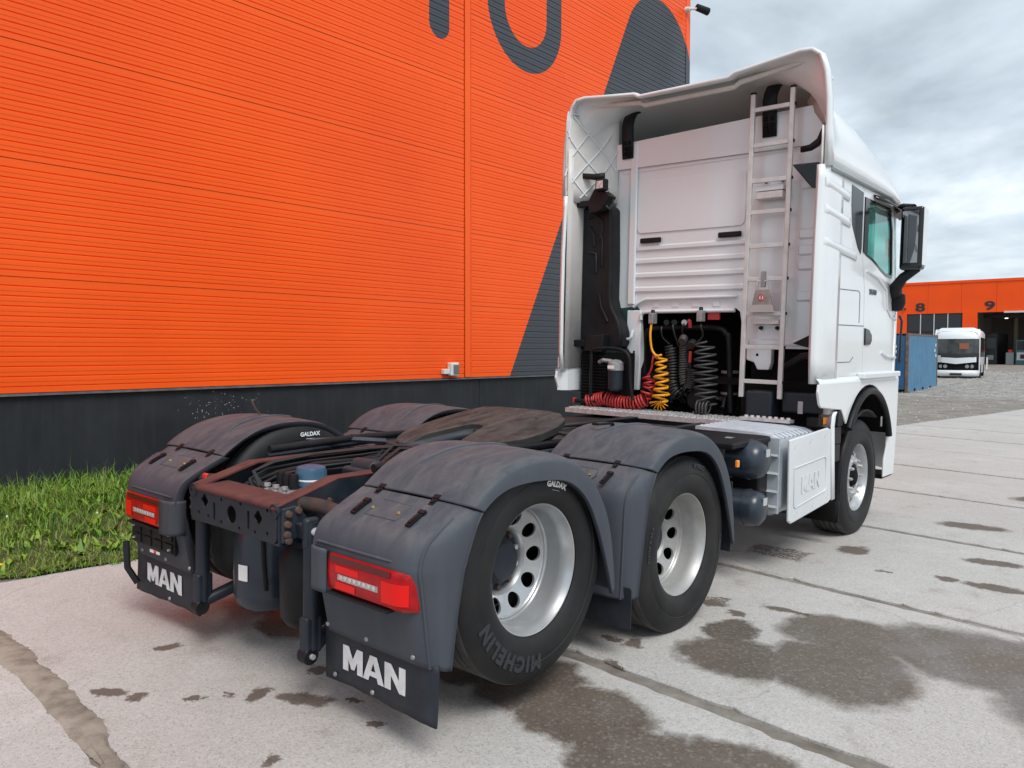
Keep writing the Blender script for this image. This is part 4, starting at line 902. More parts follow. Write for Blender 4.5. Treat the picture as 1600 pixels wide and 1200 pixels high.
        if s > 0:   # number plate carrier under the far lamp, loose flap stay
            MB().box(-.72, -.70, .68, 1.18, .47, .60).obj('plate_carrier', 'plastic_black', T_, bevel=.005)
            for k in range(4):
                for z0_, z1_ in ((.48, .53), (.54, .59)): MB().box(-.727, -.72, .70+k*.12, .79+k*.12, z0_, z1_).obj('carrier_rib', 'plastic_black', T_, bevel=.004)
            for y, z in ((.72, .50), (1.13, .57), (.72, .58), (1.13, .50)): MB().lathe([(.0005, -.012), (.006, -.011), (.007, 0)], (-.727, y, z), 'x', 8).obj('carrier_screw', 'zinc', T_)
            MB().box(-.716, -.712, .86, .97, .442, .458).obj('small_sticker', 'sticker', T_); MB().box(-.7165, -.716, .895, .925, .442, .458).obj('small_sticker_red', 'red_mark', T_)
            MB().tube([(-.70, 1.30, .44), (-.72, 1.24, .30), (-.68, 1.20, .21)], .02, 4).obj('flap_stay', 'plastic_black', T_)
            MB().tube([(.0, .98, 1.14), (-.04, 1.0, 1.20), (-.065, 1.01, 1.26)], .007, 6).obj('marker_rod', 'rust_bolt', T_)
            MB().box(-.645, -.625, .49, .53, .90, .93).obj('red_cap', 'red_mark', T_, bevel=.008)
guards()

# ---------------------------------------------------------------- wheels
def tyre_prof(w, R_, y0, grooves=True):
    """closed (r, y) section of a tyre whose outer face is at y0 and inner at y0+w (towards the truck)"""
    h = [(.297, .022), (.315, .006), (.345, -.004), (.375, -.006), (.405, -.004), (.408, -.002), (.412, -.005), (.44, -.003), (.466, .004), (.484, .014), (R_-.012, .024), (R_-.004, .033)]
    out = [(r, y0+y) for r, y in h]; n = 5; a, b = .04, w-.04
    for k in range(n):
        q0 = a+(b-a)*k/n; q1 = a+(b-a)*(k+1)/n
        out += [(R_, y0+q0+(.007 if k else 0)), (R_, y0+q1-.007)]
        if k < n-1: out += [(R_-.014, y0+q1-.004), (R_-.014, y0+q1+.004)]
    out += [(r, y0+w-y) for r, y in h[::-1]]
    return out
def wheel(x, z, front=False, mir=False, tyre_m='rubber', idx=0):
    yo = -1.228 if not front else -1.203
    w = MB().lathe(tyre_prof(.315, .507, yo), (x, 0, z), 'y', 96, closed=False)
    hub = empty('wheel', (x, 0, z), parent=T_)
    def sh(mb): mb.v = [(v[0]-x, v[1], v[2]-z) for v in mb.v]; return mb
    t = sh(w).obj('tyre', tyre_m, hub, smooth=35, mirror=mir); t.data.materials.append(MATS['tread_dirty'])
    for p in t.data.polygons:
        c = p.center
        if math.hypot(c.x, c.z) > .499: p.material_index = 1
    rm = 'rim_silver' if idx != 1 else 'rim_dull'
    if not front:
        # deep outer rim of a twin wheel
        prof = [(.296, yo+.05), (.2985, yo+.036), (.2985, yo+.030), (.295, yo+.026), (.290, yo+.028), (.286, yo+.036), (.279, yo+.05), (.268, yo+.075), (.2655, yo+.10), (.2645, yo+.165), (.262, yo+.172), (.2585, yo+.176), (.257, yo+.184), (.254, yo+.186), (.251, yo+.180), (.247, yo+.186)]
        rim = MB().lathe(prof, (0, 0, 0), 'y', 96).obj('rim', rm, hub, smooth=35, mirror=mir)
        # dished disc with ten hand holes
        mb = MB(); nh = 10; yd = lambda r: yo+.186+(.247-r)*.42
        for k in range(nh):
            a0 = 2*math.pi*k/nh; hw = math.pi/nh; rc, rh = .203, .036; ring, outer = [], []
            m = 24
            for q in range(m):
                th = 2*math.pi*q/m; rr = rc+rh*math.sin(th); aa = a0+rh*math.cos(th)/rc
                ring.append((rr*math.cos(aa), yd(rr), rr*math.sin(aa)))
                cx, cy = math.cos(th), math.sin(th); sc = 1/max(abs(cx), abs(cy)); r3 = rc+.044*cy*sc; a3 = a0+hw*cx*sc
                outer.append((r3*math.cos(a3), yd(r3), r3*math.sin(a3)))
            o = len(mb.v); inner = [(p[0], p[1]+.012, p[2]) for p in ring]
            mb.v += ring+outer+inner
            mb.f += [(o+q, o+(q+1) % m, o+m+(q+1) % m, o+m+q) for q in range(m)] + [(o+q, o+2*m+q, o+2*m+(q+1) % m, o+(q+1) % m) for q in range(m)]
        mb.obj('disc', rm, hub, smooth=40, mirror=mir)
        MB().lathe([(.159, yd(.159)), (.156, yd(.155)+.004), (.148, yd(.15)+.012), (.142, yd(.15)+.03), (.140, yd(.15)+.06)], (0, 0, 0), 'y', 48).obj('hub_collar', rm, hub, mirror=mir)
        MB().lathe([(.0005, yo+.20), (.06, yo+.20), (.085, yo+.205), (.10, yo+.225), (.105, yo+.25), (.15, yo+.262), (.2, yo+.27)], (0, 0, 0), 'y', 40).obj('hub', 'chassis', hub, mirror=mir)
        for k in range(10):
            a = 2*math.pi*(k+.5)/10; MB().tube([(.1675*math.cos(a)*.76, yo+.262, .1675*math.sin(a)*.76), (.1675*math.cos(a)*.76, yo+.24, .1675*math.sin(a)*.76)], .013, 6).obj('wheel_nut', 'rust_bolt' if k % 3 else 'zinc', hub, mirror=mir)
        MB().lathe([(.0005, yo+.30), (.24, yo+.30)], (0, 0, 0), 'y', 32).obj('brake_drum', 'black_matt', hub, mirror=mir)
        t2 = MB().lathe(tyre_prof(.30, .507, yo+.345), (0, 0, 0), 'y', 64).obj('inner_tyre', 'rubber', hub, smooth=35, mirror=mir)
        MB().lathe([(.297, yo+.36), (.26, yo+.40), (.25, yo+.60), (.297, yo+.64)], (0, 0, 0), 'y', 48).obj('inner_rim', 'rim_dull', hub, mirror=mir)
    else:
        prof = [(.296, yo+.05), (.2985, yo+.032), (.2985, yo+.026), (.294, yo+.022), (.287, yo+.028), (.276, yo+.06), (.266, yo+.09), (.258, yo+.115), (.252, yo+.12), (.244, yo+.112), (.232, yo+.088), (.222, yo+.074)]
        MB().lathe(prof, (0, 0, 0), 'y', 96).obj('rim', rm, hub, smooth=35, mirror=mir)
        mb = MB(); nh = 10; yd = lambda r: yo+.074-(.222-r)*.35
        for k in range(nh):
            a0 = 2*math.pi*(k+.5)/nh; hw = math.pi/nh; rc, rh = .200, .0185; ring, outer = [], []; m = 20
            for q in range(m):
                th = 2*math.pi*q/m; rr = rc+rh*math.sin(th); aa = a0+1.25*rh*math.cos(th)/rc
                ring.append((rr*math.cos(aa), yd(rr), rr*math.sin(aa))); cx, cy = math.cos(th), math.sin(th); sc = 1/max(abs(cx), abs(cy)); r3 = rc+.022*cy*sc; a3 = a0+hw*cx*sc
                outer.append((r3*math.cos(a3), yd(r3), r3*math.sin(a3)))
            o = len(mb.v); inner = [(p[0], p[1]+.012, p[2]) for p in ring]; mb.v += ring+outer+inner
            mb.f += [(o+q, o+(q+1) % m, o+m+(q+1) % m, o+m+q) for q in range(m)] + [(o+q, o+2*m+q, o+2*m+(q+1) % m, o+(q+1) % m) for q in range(m)]
        mb.lathe([(.178, yd(.178)), (.168, yo+.050), (.14, yo+.048), (.125, yo+.05), (.115, yo+.056), (.113, yo+.09)], (0, 0, 0), 'y', 48)
        mb.obj('disc', rm, hub, smooth=40, mirror=mir)
        MB().lathe([(.0005, yo+.03), (.05, yo+.03), (.07, yo+.04), (.08, yo+.06), (.11, yo+.09)], (0, 0, 0), 'y', 32).obj('hub', 'black_matt', hub, mirror=mir)
        for k in range(10):
            a = 2*math.pi*k/10; c, s_ = .1450*math.cos(a), .1450*math.sin(a)
            MB().tube([(c, yo+.05, s_), (c, yo+.022, s_)], .0145, 6).obj('wheel_nut', 'zinc', hub, mirror=mir); MB().tube([(c, yo+.024, s_), (c, yo+.014, s_)], .008, 8).obj('wheel_stud', 'zinc', hub, mirror=mir)
        MB().lathe([(.0005, yo+.2), (.25, yo+.2)], (0, 0, 0), 'y', 32).obj('brake_drum', 'black_matt', hub, mirror=mir)
    return hub, yo
def arc_text(hub, body, size, rad, start, yo, m, sp=1.0, bold=.002, top_out=True, ext=.0012):
    """lettering bent round the sidewall, reading clockwise seen from outside, tops outwards"""
    def fn(a, b, c):
        th = start-a/rad; rr = rad+b; return Vector((rr*math.cos(th), yo-.0065-c, rr*math.sin(th)))
    return text_obj('sidewall_lettering', body, size, m, hub, fn, bold=bold, extrude=ext, spacing=sp)
LIFT = .136; ZC = .497
h1, y1 = wheel(0, ZC+LIFT, tyre_m='rubber'); wheel(0, ZC+LIFT, mir=True)
h2, y2 = wheel(1.35, ZC, tyre_m='rubber_worn', idx=1); wheel(1.35, ZC, mir=True, idx=1)
h3, y3 = wheel(4.56, ZC, front=True); wheel(4.56, ZC, front=True, mir=True)
arc_text(h1, 'MICHELIN', .088, .404, R(237), y1, 'letter_rubber', sp=1.28, bold=.005)
arc_text(h2, 'CONTI', .032, .42, R(350), y2, 'letter_rubber', sp=1.4); arc_text(h2, '315/70 R 22.5', .026, .42, R(170), y2, 'letter_rubber', sp=1.3); arc_text(h2, 'HYBRID', .034, .455, R(75), y2, 'letter_rubber', sp=1.2)
arc_text(h1, 'GALDAX', .036, .388, R(75), y1, 'sticker', sp=1.0, bold=.0015, ext=.0006)
arc_text(h1, '-----------------', .010, .362, R(75), y1, 'sticker', bold=0, ext=.0005)
# the same sticker on the far mudguard's inner side wall
for s_, b_, zz in ((.034, 'GALDAX', 0), (.010, '-----------------', -.026)):
    text_obj('sticker_lettering', b_, s_, 'sticker', T_, lambda a, b, c: Vector((.06+a, .574-c, 1.075+b+zz)), bold=.001, extrude=.0005)

# ---------------------------------------------------------------- fifth wheel
def fifth_wheel():
    zf = lambda x: 1.052+.165*(x-.48)
    half = [(1.36, .0), (1.355, .20), (1.32, .33), (1.25, .42), (1.12, .465), (.95, .475), (.80, .455), (.66, .40), (.54, .345), (.48, .30), (.47, .24), (.50, .19), (.60, .155), (.74, .115), (.86, .075), (.90, .045), (.91, 0)]
    outer = half + [(x, -y) for x, y in half[::-1] if y > 0]
    rows = []
    pl = MB(); holed(pl, outer, [circle(1.16, .26, .012, 8), circle(1.16, -.26, .012, 8)], lambda a, b, h: (a, b, zf(a)-h-.02*max(0, (abs(b)-.34)/.1)-.05*max(0, (.62-a)/.15)**1.5), .046)
    p = pl.obj('fifth_wheel_plate', 'grease', T_, smooth=50, bevel=.016, seg=3)
    # skirt below the plate
    sk = MB()
    o2 = [(x-.01*(x-.9), y*.95) for x, y in outer]; n = len(o2)
    sk.add([(x, y, zf(x)-.03) for x, y in o2] + [(x*.985+.01, y*.93, zf(x)-.11) for x, y in o2], [(i, (i+1) % n, n+(i+1) % n, n+i) for i in range(n)])
    sk.obj('skirt', 'chassis', p, smooth=40, solid=.012)
    MB().lathe([(.0255, -.03), (.06, -.03), (.07, -.06), (.0255, -.06)], (.95, 0, 1.12), 'z', 20, closed=True).obj('jaw', 'grease', p)
    for s in (-1, 1):
        MB().prism([(.78, 1.05), (1.08, 1.08), (1.16, .995), (.70, .995)], 'y', s*.37, s*.43).obj('pivot_bracket', 'chassis', p, bevel=.01)
        MB().lathe([(.0005, s*.02), (.045, s*.02), (.05, 0), (.05, -s*.02)], (.93, s*.44, 1.055), 'y', 20).obj('pivot_pin', 'chassis', p)
    MB().box(.45, 1.5, -.46, .46, .996, 1.012).obj('mounting_plate', 'chassis', T_, bevel=.004)
    MB().tube([(1.10, -.30, 1.10), (1.14, -.46, 1.09), (1.16, -.62, 1.075), (1.16, -.72, 1.072)], .011, 8).obj('release_handle', 'grease', p)
    MB().tube([(1.16, -.72, 1.072), (1.22, -.80, 1.17), (1.16, -.83, 1.18), (1.09, -.78, 1.175), (1.12, -.72, 1.17)], .008, 8).obj('handle_loop', 'plastic_black', p)
    for y in (.62, .66): MB().box(.05, .20, y-.02, y+.02, 1.02, 1.05).obj('lamp_bracket', 'chassis', T_, bevel=.005)
    MB().box(.06, .10, .60, .66, 1.05, 1.075).obj('marker_lamp', 'amber', T_, bevel=.005); MB().box(.13, .17, .60, .66, 1.05, 1.075).obj('marker_lamp', 'amber', T_, bevel=.005)
    MB().tube([(.05, .60, 1.03), (.25, .45, 1.04), (.45, .35, 1.02)], .02, 6).obj('plate_edge_bar', 'chassis', T_)
fifth_wheel()
# ---------------------------------------------------------------- tanks and side boxes
def side_equipment():
    for z, r, x in ((.865, .135, 2.46), (.535, .125, 2.44)):
        t = MB().lathe([(.0005, -1.235), (.04, -1.233), (.08, -1.222), (.11, -1.20), (r*.95, -1.165), (r, -1.12), (r, -.62), (r*.8, -.56), (.0005, -.54)], (x, 0, z), 'y', 36).obj('air_tank', 'tank_blue', T_)
        MB().lathe([(r+.001, -1.118), (r+.004, -1.118), (r+.004, -1.105), (r+.001, -1.105)], (x, 0, z), 'y', 36, closed=True).obj('weld_seam', 'tank_blue', t)
        if z > .7: MB().lathe([(r+.002, -.98), (r+.005, -.98), (r+.005, -.93), (r+.002, -.93)], (x, 0, z), 'y', 36, closed=True).obj('tank_strap', mat('strap', (.20, .23, .21), .6), t)
        MB().box(x-.03, x+.03, -1.236, -1.230, z+.03, z+.08).obj('type_label', mat('label_grey', (.45, .46, .48), .5), t)
    MB().box(2.16, 2.78, -1.12, -.45, .955, 1.0).obj('tank_cover', 'plastic_black', T_, bevel=.015, seg=3)
    MB().box(2.64, 2.80, -1.10, -.45, .45, 1.0).obj('battery_box', 'plastic_black', T_, bevel=.02)
    MB().box(1.885, 1.915, -1.282, -1.262, .89, .935).obj('side_marker', 'amber', T_, bevel=.006)
    # ribbed aluminium tank
    prof = [(-.50, .42), (-1.12, .42), (-1.17, .45), (-1.19, .50), (-1.19, .90), (-1.17, .96), (-1.10, .995), (-.95, 1.012), (-.50, 1.02)]
    tk = MB().prism(prof, 'x', 2.82, 3.58).obj('fuel_tank', 'tank_alu', T_, smooth=40)
    for k in range(9):
        x = 2.86+k*.078
        MB().grid([[(x+d, y, z+h) for d, h in ((0, .0005), (.008, .009), (.030, .009), (.038, .0005))] for y, z in ((-.52, 1.0195), (-.95, 1.0125), (-1.09, .998), (-1.15, .972))]).obj('tank_top_rib', 'tank_alu', tk, smooth=30)
    MB().box(2.795, 2.818, -1.18, -.55, .44, .99).obj('tank_end_plate', 'tank_alu', tk, bevel=.006)
    for z in (.87, .74, .61, .50): MB().prism([(2.795, z), (2.775, z-.006), (2.77, z-.012), (2.795, z-.02)], 'y', -1.17, -.98).obj('step_edge', 'tank_alu', tk)
    # white outer panel with raised field and lettering
    mb = MB(); sh = [(2.775, .985), (3.535, 1.018), (3.60, 1.0), (3.66, .44), (3.60, .42), (2.845, .375), (2.80, .40)]
    mb.prism(sh, 'y', -1.262, -1.240); pn = mb.obj('side_panel', 'panel_white', T_, bevel=.012, seg=3)
    fld = [(2.86, .775), (3.47, .80), (3.50, .785), (3.53, .555), (3.50, .53), (2.90, .485), (2.875, .50)]
    MB().tube([(x, -1.264, z) for x, z in fld + fld[:1]], .005, 8).obj('raised_field_edge', 'panel_white', pn, smooth=60)
    man_letters(lambda a, b, d: (3.20+a, -1.2635-d*2.0, .640+b+.035*a), .118).obj('raised_letters', 'panel_white', pn, smooth=0)
    for x, z in ((2.87, .93), (3.17, .945), (3.47, .96), (2.92, .44), (3.26, .455), (3.57, .475)): MB().lathe([(.016, -.001), (.016, .006), (.012, .006), (.011, .001), (.0005, .0)], (x, -1.2635, z), 'y', 14).obj('panel_screw', 'panel_white', pn)
    # white upright fairing at the front of the panel, black splash guards behind the front wheel
    rows = [[(x+o, y, z) for x, y in ((3.605, -1.258), (3.68, -1.255), (3.74, -1.235), (3.76, -1.18), (3.76, -1.05))] for z, o in ((.43, .07), (.75, .03), (1.02, .0), (1.10, .02), (1.13, .05))]
    MB().grid(rows).obj('front_fairing', 'white_paint', T_, smooth=50, solid=.012)
    MB().box(3.70, 3.82, -1.21, -1.10, 1.10, 1.22).obj('fairing_post', 'white_paint', T_, bevel=.01)
    for (x0, x1, z0, z1) in ((3.80, 3.93, 1.00, 1.13), (3.73, 3.90, .86, 1.0), (3.74, 3.885, .72, .86)): MB().box(x0, x1, -1.245, -.95, z0, z1).obj('splash_block', 'plastic_black', T_, bevel=.012)
    pts = []
    for k in range(11): a = R(190 - k*13); pts.append((4.56+.60*math.cos(a), .497+.60*math.sin(a)))
    for s in (-1, 1):
        MB().grid([[(x, s*y, z) for x, z in [(3.93, .20), (3.95, .36)]+pts] for y in (1.235, 1.20, .88)]).obj('front_mudguard', 'plastic_black', T_, smooth=50, solid=.01)
    MB().box(3.60, 3.70, -1.20, -1.13, 1.025, 1.085).obj('side_repeater', 'amber', T_, bevel=.01); MB().box(3.50, 3.605, -1.20, -1.10, 1.02, 1.09).obj('repeater_base', 'plastic_black', T_, bevel=.01)
    # far-side tank, seen under the frame
    MB().prism([(-p[0], p[1]-.06) for p in prof], 'x', 2.3, 3.6).obj('fuel_tank', 'plastic_black', T_, smooth=40)
side_equipment()

# ---------------------------------------------------------------- catwalk behind the cab
def catwalk():
    x0, x1, y0, y1 = 3.30, 3.70, -.56, 1.10
    holes = []
    nx, ny = 7, 30
    for i in range(nx):
        for j in range(ny):
            if (i+j) % 1 == 0: holes.append(circle(x0+.035+i*.055, y0+.03+j*.055, .016, 8))
    mb = MB(); holed(mb, [(x0, y0), (x1, y0), (x1, y1), (x0, y1)], holes, lambda a, b, h: (a, b, 1.022+h), .004)
    c = mb.obj('catwalk', 'zinc', T_, smooth=0)
    teeth = MB()
    for i in range(nx):
        for j in range(ny): teeth.lathe([(.0165, 0), (.0185, .010), (.0150, .010)], (x0+.035+i*.055, y0+.03+j*.055, 1.026), 'z', 8)
    tag(teeth.obj('grip_collars', 'zinc', c, smooth=0), kind='stuff')
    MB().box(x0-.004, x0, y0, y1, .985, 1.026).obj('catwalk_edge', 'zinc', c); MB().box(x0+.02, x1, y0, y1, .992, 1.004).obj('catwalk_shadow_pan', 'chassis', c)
    MB().box(3.42, 3.52, -1.0, -.58, 1.035, 1.06).obj('catwalk_bracket', 'zinc', T_)
    for k in range(8): MB().lathe([(.0005, .02), (.016, .02), (.02, 0)], (3.47, -.62-.05*k, 1.055), 'z', 8).obj('bracket_bolt', 'zinc', T_)
catwalk()

# ---------------------------------------------------------------- cab
SIDE_Y = 1.22
def cab():
    cabr = T_
    # ---- back wall: pressed panel with swages, hose recess cut in
    xb = 3.72
    outer = [(-1.10, 1.62), (-.50, 1.62), (-.46, 1.70), (-.42, 1.93), (-.38, 1.96), (.50, 1.94), (.55, 1.93), (.60, 1.99), (.64, 1.985), (.86, 1.965), (.87, 3.50), (-1.10, 3.56)]
    mb = MB(); holed(mb, outer, [], lambda a, b, h: (xb+h, a, b), .02)
    back = mb.obj('back_wall', 'white_paint', cabr, smooth=30)
    def swage(y0, y1, z0, z1, d=.012, name='swage', r=.02):
        """raised or sunk oblong pressing with sloped flanks"""
        b = .016; o = rrect(y0, y1, z0, z1, r); i = rrect(y0+b, y1-b, z0+b, z1-b, max(r-b, .004)); n = len(o)
        m = MB(); m.add([(xb-.0005, y, z) for y, z in o]+[(xb-d, y, z) for y, z in i], [(k, (k+1) % n, n+(k+1) % n, n+k) for k in range(n)]+[tuple(range(n, 2*n))])
        return m.obj(name, 'white_paint', back, smooth=25)
    swage(-1.02, .80, 3.235, 3.245, .006, 'panel_step', .004)
    # upper quarter: proud sheet above the seam
    m = MB(); holed(m, [(-1.09, 3.25), (.86, 3.27), (.86, 3.505), (-1.09, 3.565)], [], lambda a, b, h: (xb-.024+h, a, b), .022); m.obj('upper_panel', 'white_paint', back, bevel=.008)
    m = MB(); holed(m, rrect(-.44, .62, 2.66, 3.13, .05), [], lambda a, b, h: (xb-.010+h, a, b), .009); m.obj('centre_field', 'white_paint', back, bevel=.008, seg=3)
    MB().box(xb-.03, xb, .62, .70, 2.0, 3.50).obj('corner_flute', 'white_paint', back, bevel=.02, seg=3)
    for z in (2.52, 2.40, 2.27, 2.14): swage(-.47, .63+(2.5-z)*.08, z-.03, z+.03, .016)
    for z in (2.95, 2.55, 2.42, 2.30, 2.05): swage(-1.06, -.90, z-.045, z+.045, .016)
    swage(-1.05, -.50, 1.64, 1.70, .012)
    # handle recess grips
    for y0, y1 in ((.355, .575), (-.42, -.205)): MB().box(xb-.034, xb-.012, y0, y1, 2.565, 2.612).obj('grip', 'plastic_black', back, bevel=.012, seg=3)
    # lip over the hose recess
    MB().tube([(xb-.02, .63, 1.98), (xb-.02, .57, 2.02), (xb-.02, .50, 2.05), (xb-.02, -.40, 2.06)], .014, 8).obj('recess_lip', 'white_paint', back, smooth=60)
    for y in (.40, .20, 0, -.2): MB().box(xb-.008, xb, y-.035, y+.035, 1.975, 2.03).obj('lip_tab', 'white_paint', back, bevel=.004)
    MB().tube([(3.70, .545, 1.86), (3.70, .545, 1.90), (3.70, .52, 1.93), (3.70, .40, 1.935), (3.70, -.33, 1.94), (3.70, -.38, 1.94)], .018, 8).obj('recess_frame', 'white_paint', back, smooth=60)
    # left lower bits of the cab body seen beside the recess
    m = MB(); m.prism([(.55, 1.95), (.70, 1.95), (.70, 1.60), (.655, 1.55), (.62, 1.20), (.56, 1.20), (.545, 1.50)], 'x', 3.70, 3.78); lb = m.obj('lower_bracket', 'white_paint', back, bevel=.01)
    MB().tube([(3.68, .62, 1.76), (3.66, .62, 1.70), (3.66, .64, 1.68), (3.66, .69, 1.68), (3.68, .69, 1.72)], .014, 8).obj('tow_eye', 'white_paint', lb); MB().lathe([(.0005, -.002), (.012, -.002)], (3.698, .61, 1.56), 'x', 12).obj('bracket_hole', 'black_matt', lb)
    m = MB(); m.prism([(-.50, 1.62), (-.72, 1.62), (-.72, 1.50), (-.70, 1.44), (-.60, 1.44), (-.57, 1.50), (-.50, 1.52)], 'x', 3.69, 3.76); rb = m.obj('lower_bracket', 'white_paint', back, bevel=.01)
    MB().lathe([(.0005, -.002), (.012, -.002)], (3.688, -.60, 1.565), 'x', 12).obj('bracket_hole', 'black_matt', rb)
    # recess: dark tunnel with the gearbox end and a protective hoop
    MB().grid([[(3.73, y, z) for y, z in ((.55, .95), (.55, 1.86), (.52, 1.93), (-.38, 1.93), (-.42, 1.86), (-.42, .95))], [(4.30, y*.9, z) for y, z in ((.55, .95), (.55, 1.86), (.52, 1.93), (-.38, 1.93), (-.42, 1.86), (-.42, .95))]]).obj('hose_recess', 'black_matt', cabr, smooth=0)
    MB().box(4.29, 4.31, -.5, .6, .9, 1.95).obj('recess_back', 'black_matt', cabr)
    MB().box(3.75, 5.4, -1.16, 1.16, 1.30, 1.36).obj('cab_floor', 'black_matt', cabr); MB().box(3.75, 4.28, -1.1, -.44, .9, 1.30).obj('engine_side', 'black_matt', T_)
    MB().box(3.75, 4.28, .58, 1.1, .9, 1.30).obj('engine_side', 'black_matt', T_)
    hp = [(3.80, .555, 1.02), (3.79, .56, 1.60), (3.79, .545, 1.72), (3.79, .47, 1.78), (3.79, .1, 1.79), (3.79, -.18, 1.79), (3.79, -.265, 1.74), (3.79, -.295, 1.66), (3.79, -.33, 1.05)]
    MB().tube(interp(hp, 40), .026, 10).obj('hose_hoop', 'plastic_black', T_, smooth=60)
    gb = MB().lathe([(.0005, -.30), (.09, -.30), (.16, -.2), (.17, .2), (.0005, .2)], (4.05, -.02, 1.15), 'x', 24).obj('gearbox', 'plastic_black', T_)
    MB().lathe([(.0005, -.20), (.07, -.20), (.085, -.17), (.085, .1), (.0005, .1)], (3.95, -.25, 1.31), 'z', 20).obj('muffler_can', 'plastic_black', T_)
    for z in (1.40, 1.21): MB().lathe([(.0865, -.01), (.0885, -.01), (.0885, .012), (.0865, .012)], (3.95, -.25, z), 'z', 24, closed=True).obj('clamp_band', 'zinc', T_)
    rnd = random.Random(14)
    for k in range(16):
        y = rnd.uniform(-.35, .5); z = rnd.uniform(1.02, 1.16); MB().tube([(3.78+rnd.uniform(0, .2), y, z), (3.82, y+rnd.uniform(-.1, .1), z+rnd.uniform(.02, .12)), (3.95, y+rnd.uniform(-.15, .15), z+rnd.uniform(-.05, .1)), (4.1, y, z)], rnd.uniform(.008, .022), 7).obj('engine_pipe', rnd.choice(['hose_black', 'plastic_black', 'hose_grey', 'chassis']), T_)
    # ---- sides of the cab (real plates with window openings)
    def side(s):
        Y = s*SIDE_Y; lab = None
        slp = [(3.74, 1.37), (4.438, 1.37), (4.425, 1.82), (4.405, 2.15), (4.30, 2.45), (4.285, 2.99), (3.74, 2.99)]
        m = MB(); holed(m, slp, [], lambda a, b, h: (a, Y-s*h, b), .02); sl = m.obj('sleeper_side', 'white_paint', cabr, smooth=20)
        win = [(4.325, 2.90), (4.325, 2.455), (4.42, 2.425), (4.58, 2.40), (4.72, 2.365), (4.86, 2.325), (5.0, 2.295), (5.17, 2.285), (5.20, 2.32), (5.15, 2.72), (5.08, 2.88), (5.03, 2.90)]
        door = [(4.446, 1.37), (5.36, 1.37), (5.42, 1.7), (5.42, 2.10), (5.36, 2.35), (5.24, 2.90), (5.20, 2.99), (4.293, 2.99), (4.308, 2.45), (4.413, 2.15), (4.433, 1.82)]
        m = MB(); holed(m, door, [win], lambda a, b, h: (a, Y-s*h, b), .02); dr = m.obj('door', 'white_paint', cabr, smooth=20)
        m = MB(); holed(m, [(a+(a-4.75)*.012, b+(b-2.6)*.02) for a, b in win], [[(4.75+(a-4.75)*.955, 2.60+(b-2.60)*.93) for a, b in win]], lambda a, b, h: (a, Y-s*h+s*.004, b), .022); m.obj('window_seal', 'gloss_black', dr, smooth=20)
        m = MB(); holed(m, [(4.75+(a-4.75)*.97, 2.60+(b-2.60)*.95) for a, b in win], [], lambda a, b, h: (a, Y-s*.012-s*h, b), .004); m.obj('window', 'glass_teal', dr, smooth=0)
        MB().box(4.33, 4.435, min(Y+s*.002, Y+s*.007), max(Y+s*.002, Y+s*.007), 2.44, 2.905).obj('black_pillar', 'gloss_black', dr)
        m = MB(); holed(m, [(3.985, 2.955), (4.275, 2.935), (4.28, 2.47), (4.26, 2.42), (4.18, 2.47), (4.02, 2.64), (3.985, 2.80)], [], lambda a, b, h: (a, Y+s*.004-s*h, b), .012); m.obj('black_quarter_panel', 'gloss_black', sl, smooth=0)
        MB().prism([(4.45, 1.81), (4.56, 1.80), (4.64, 1.755), (4.65, 1.70), (4.61, 1.665), (4.455, 1.66)], 'y', Y-s*.006, Y+s*.012).obj('door_handle', 'gloss_black', dr, bevel=.008)
        if s < 0:
            text_obj('model_badge', '26.510', .060, 'badge', dr, lambda a, b, c: Vector((4.64+a*1.2, Y-.004-c, 2.125+b)), bold=.002, extrude=.003)
            MB().tube([(4.95, Y-.004, 1.60), (5.1, Y-.012, 1.565), (5.38, Y-.012, 1.55)], .012, 6).obj('door_crease', 'white_paint', dr)
            MB().tube([(4.45, Y-.002, 2.30), (4.75, Y-.006, 2.26), (5.02, Y-.006, 2.17), (5.08, Y-.004, 2.0), (5.2, Y-.004, 1.93), (5.38, Y-.002, 1.91)], .010, 6).obj('door_crease', 'white_paint', dr)
            # stowage flap outline and side seam
            for nm, pl in (('flap_groove', [(3.77, 2.105), (4.26, 2.115), (4.29, 2.10), (4.295, 2.06), (4.30, 1.85)]), ('flap_groove', [(3.74, 1.82), (4.425, 1.825)]), ('flap_groove', [(3.72, 1.52), (4.10, 1.52), (4.18, 1.56)])):
                MB().tube([(x, Y-.0005, z) for x, z in pl], .0035, 5).obj(nm, 'flashing_dark', sl)
            for z0, x1, dz in ((2.885, 3.93, .02), (2.685, 3.97, .02), (2.445, 4.16, .03)):
                rr = []
                for q in range(25):
                    u = q/24; x = 3.37+(x1-3.37)*u; zc = z0-(.02+dz)*u; h = .015*min(1, u/.08)*min(1, (1-u)/.10)**.6
                    rr.append([(x, Y-.007-h*(1-v*v)**.8, zc+.036*v) for v in (-1, -.9, -.7, -.35, 0, .35, .7, .9, 1)])
                MB().grid(rr).obj('body_rib', 'white_paint', sl, smooth=70)
        # drip rail
        MB().tube([(3.45, s*1.235, 3.0), (4.3, s*1.235, 3.0), (5.0, s*1.232, 3.0), (5.25, s*1.21, 2.985)], .017, 8).obj('drip_rail', mat('rail_grey', (.30, .33, .34), .4) if 'rail_grey' not in MATS else 'rail_grey', cabr)
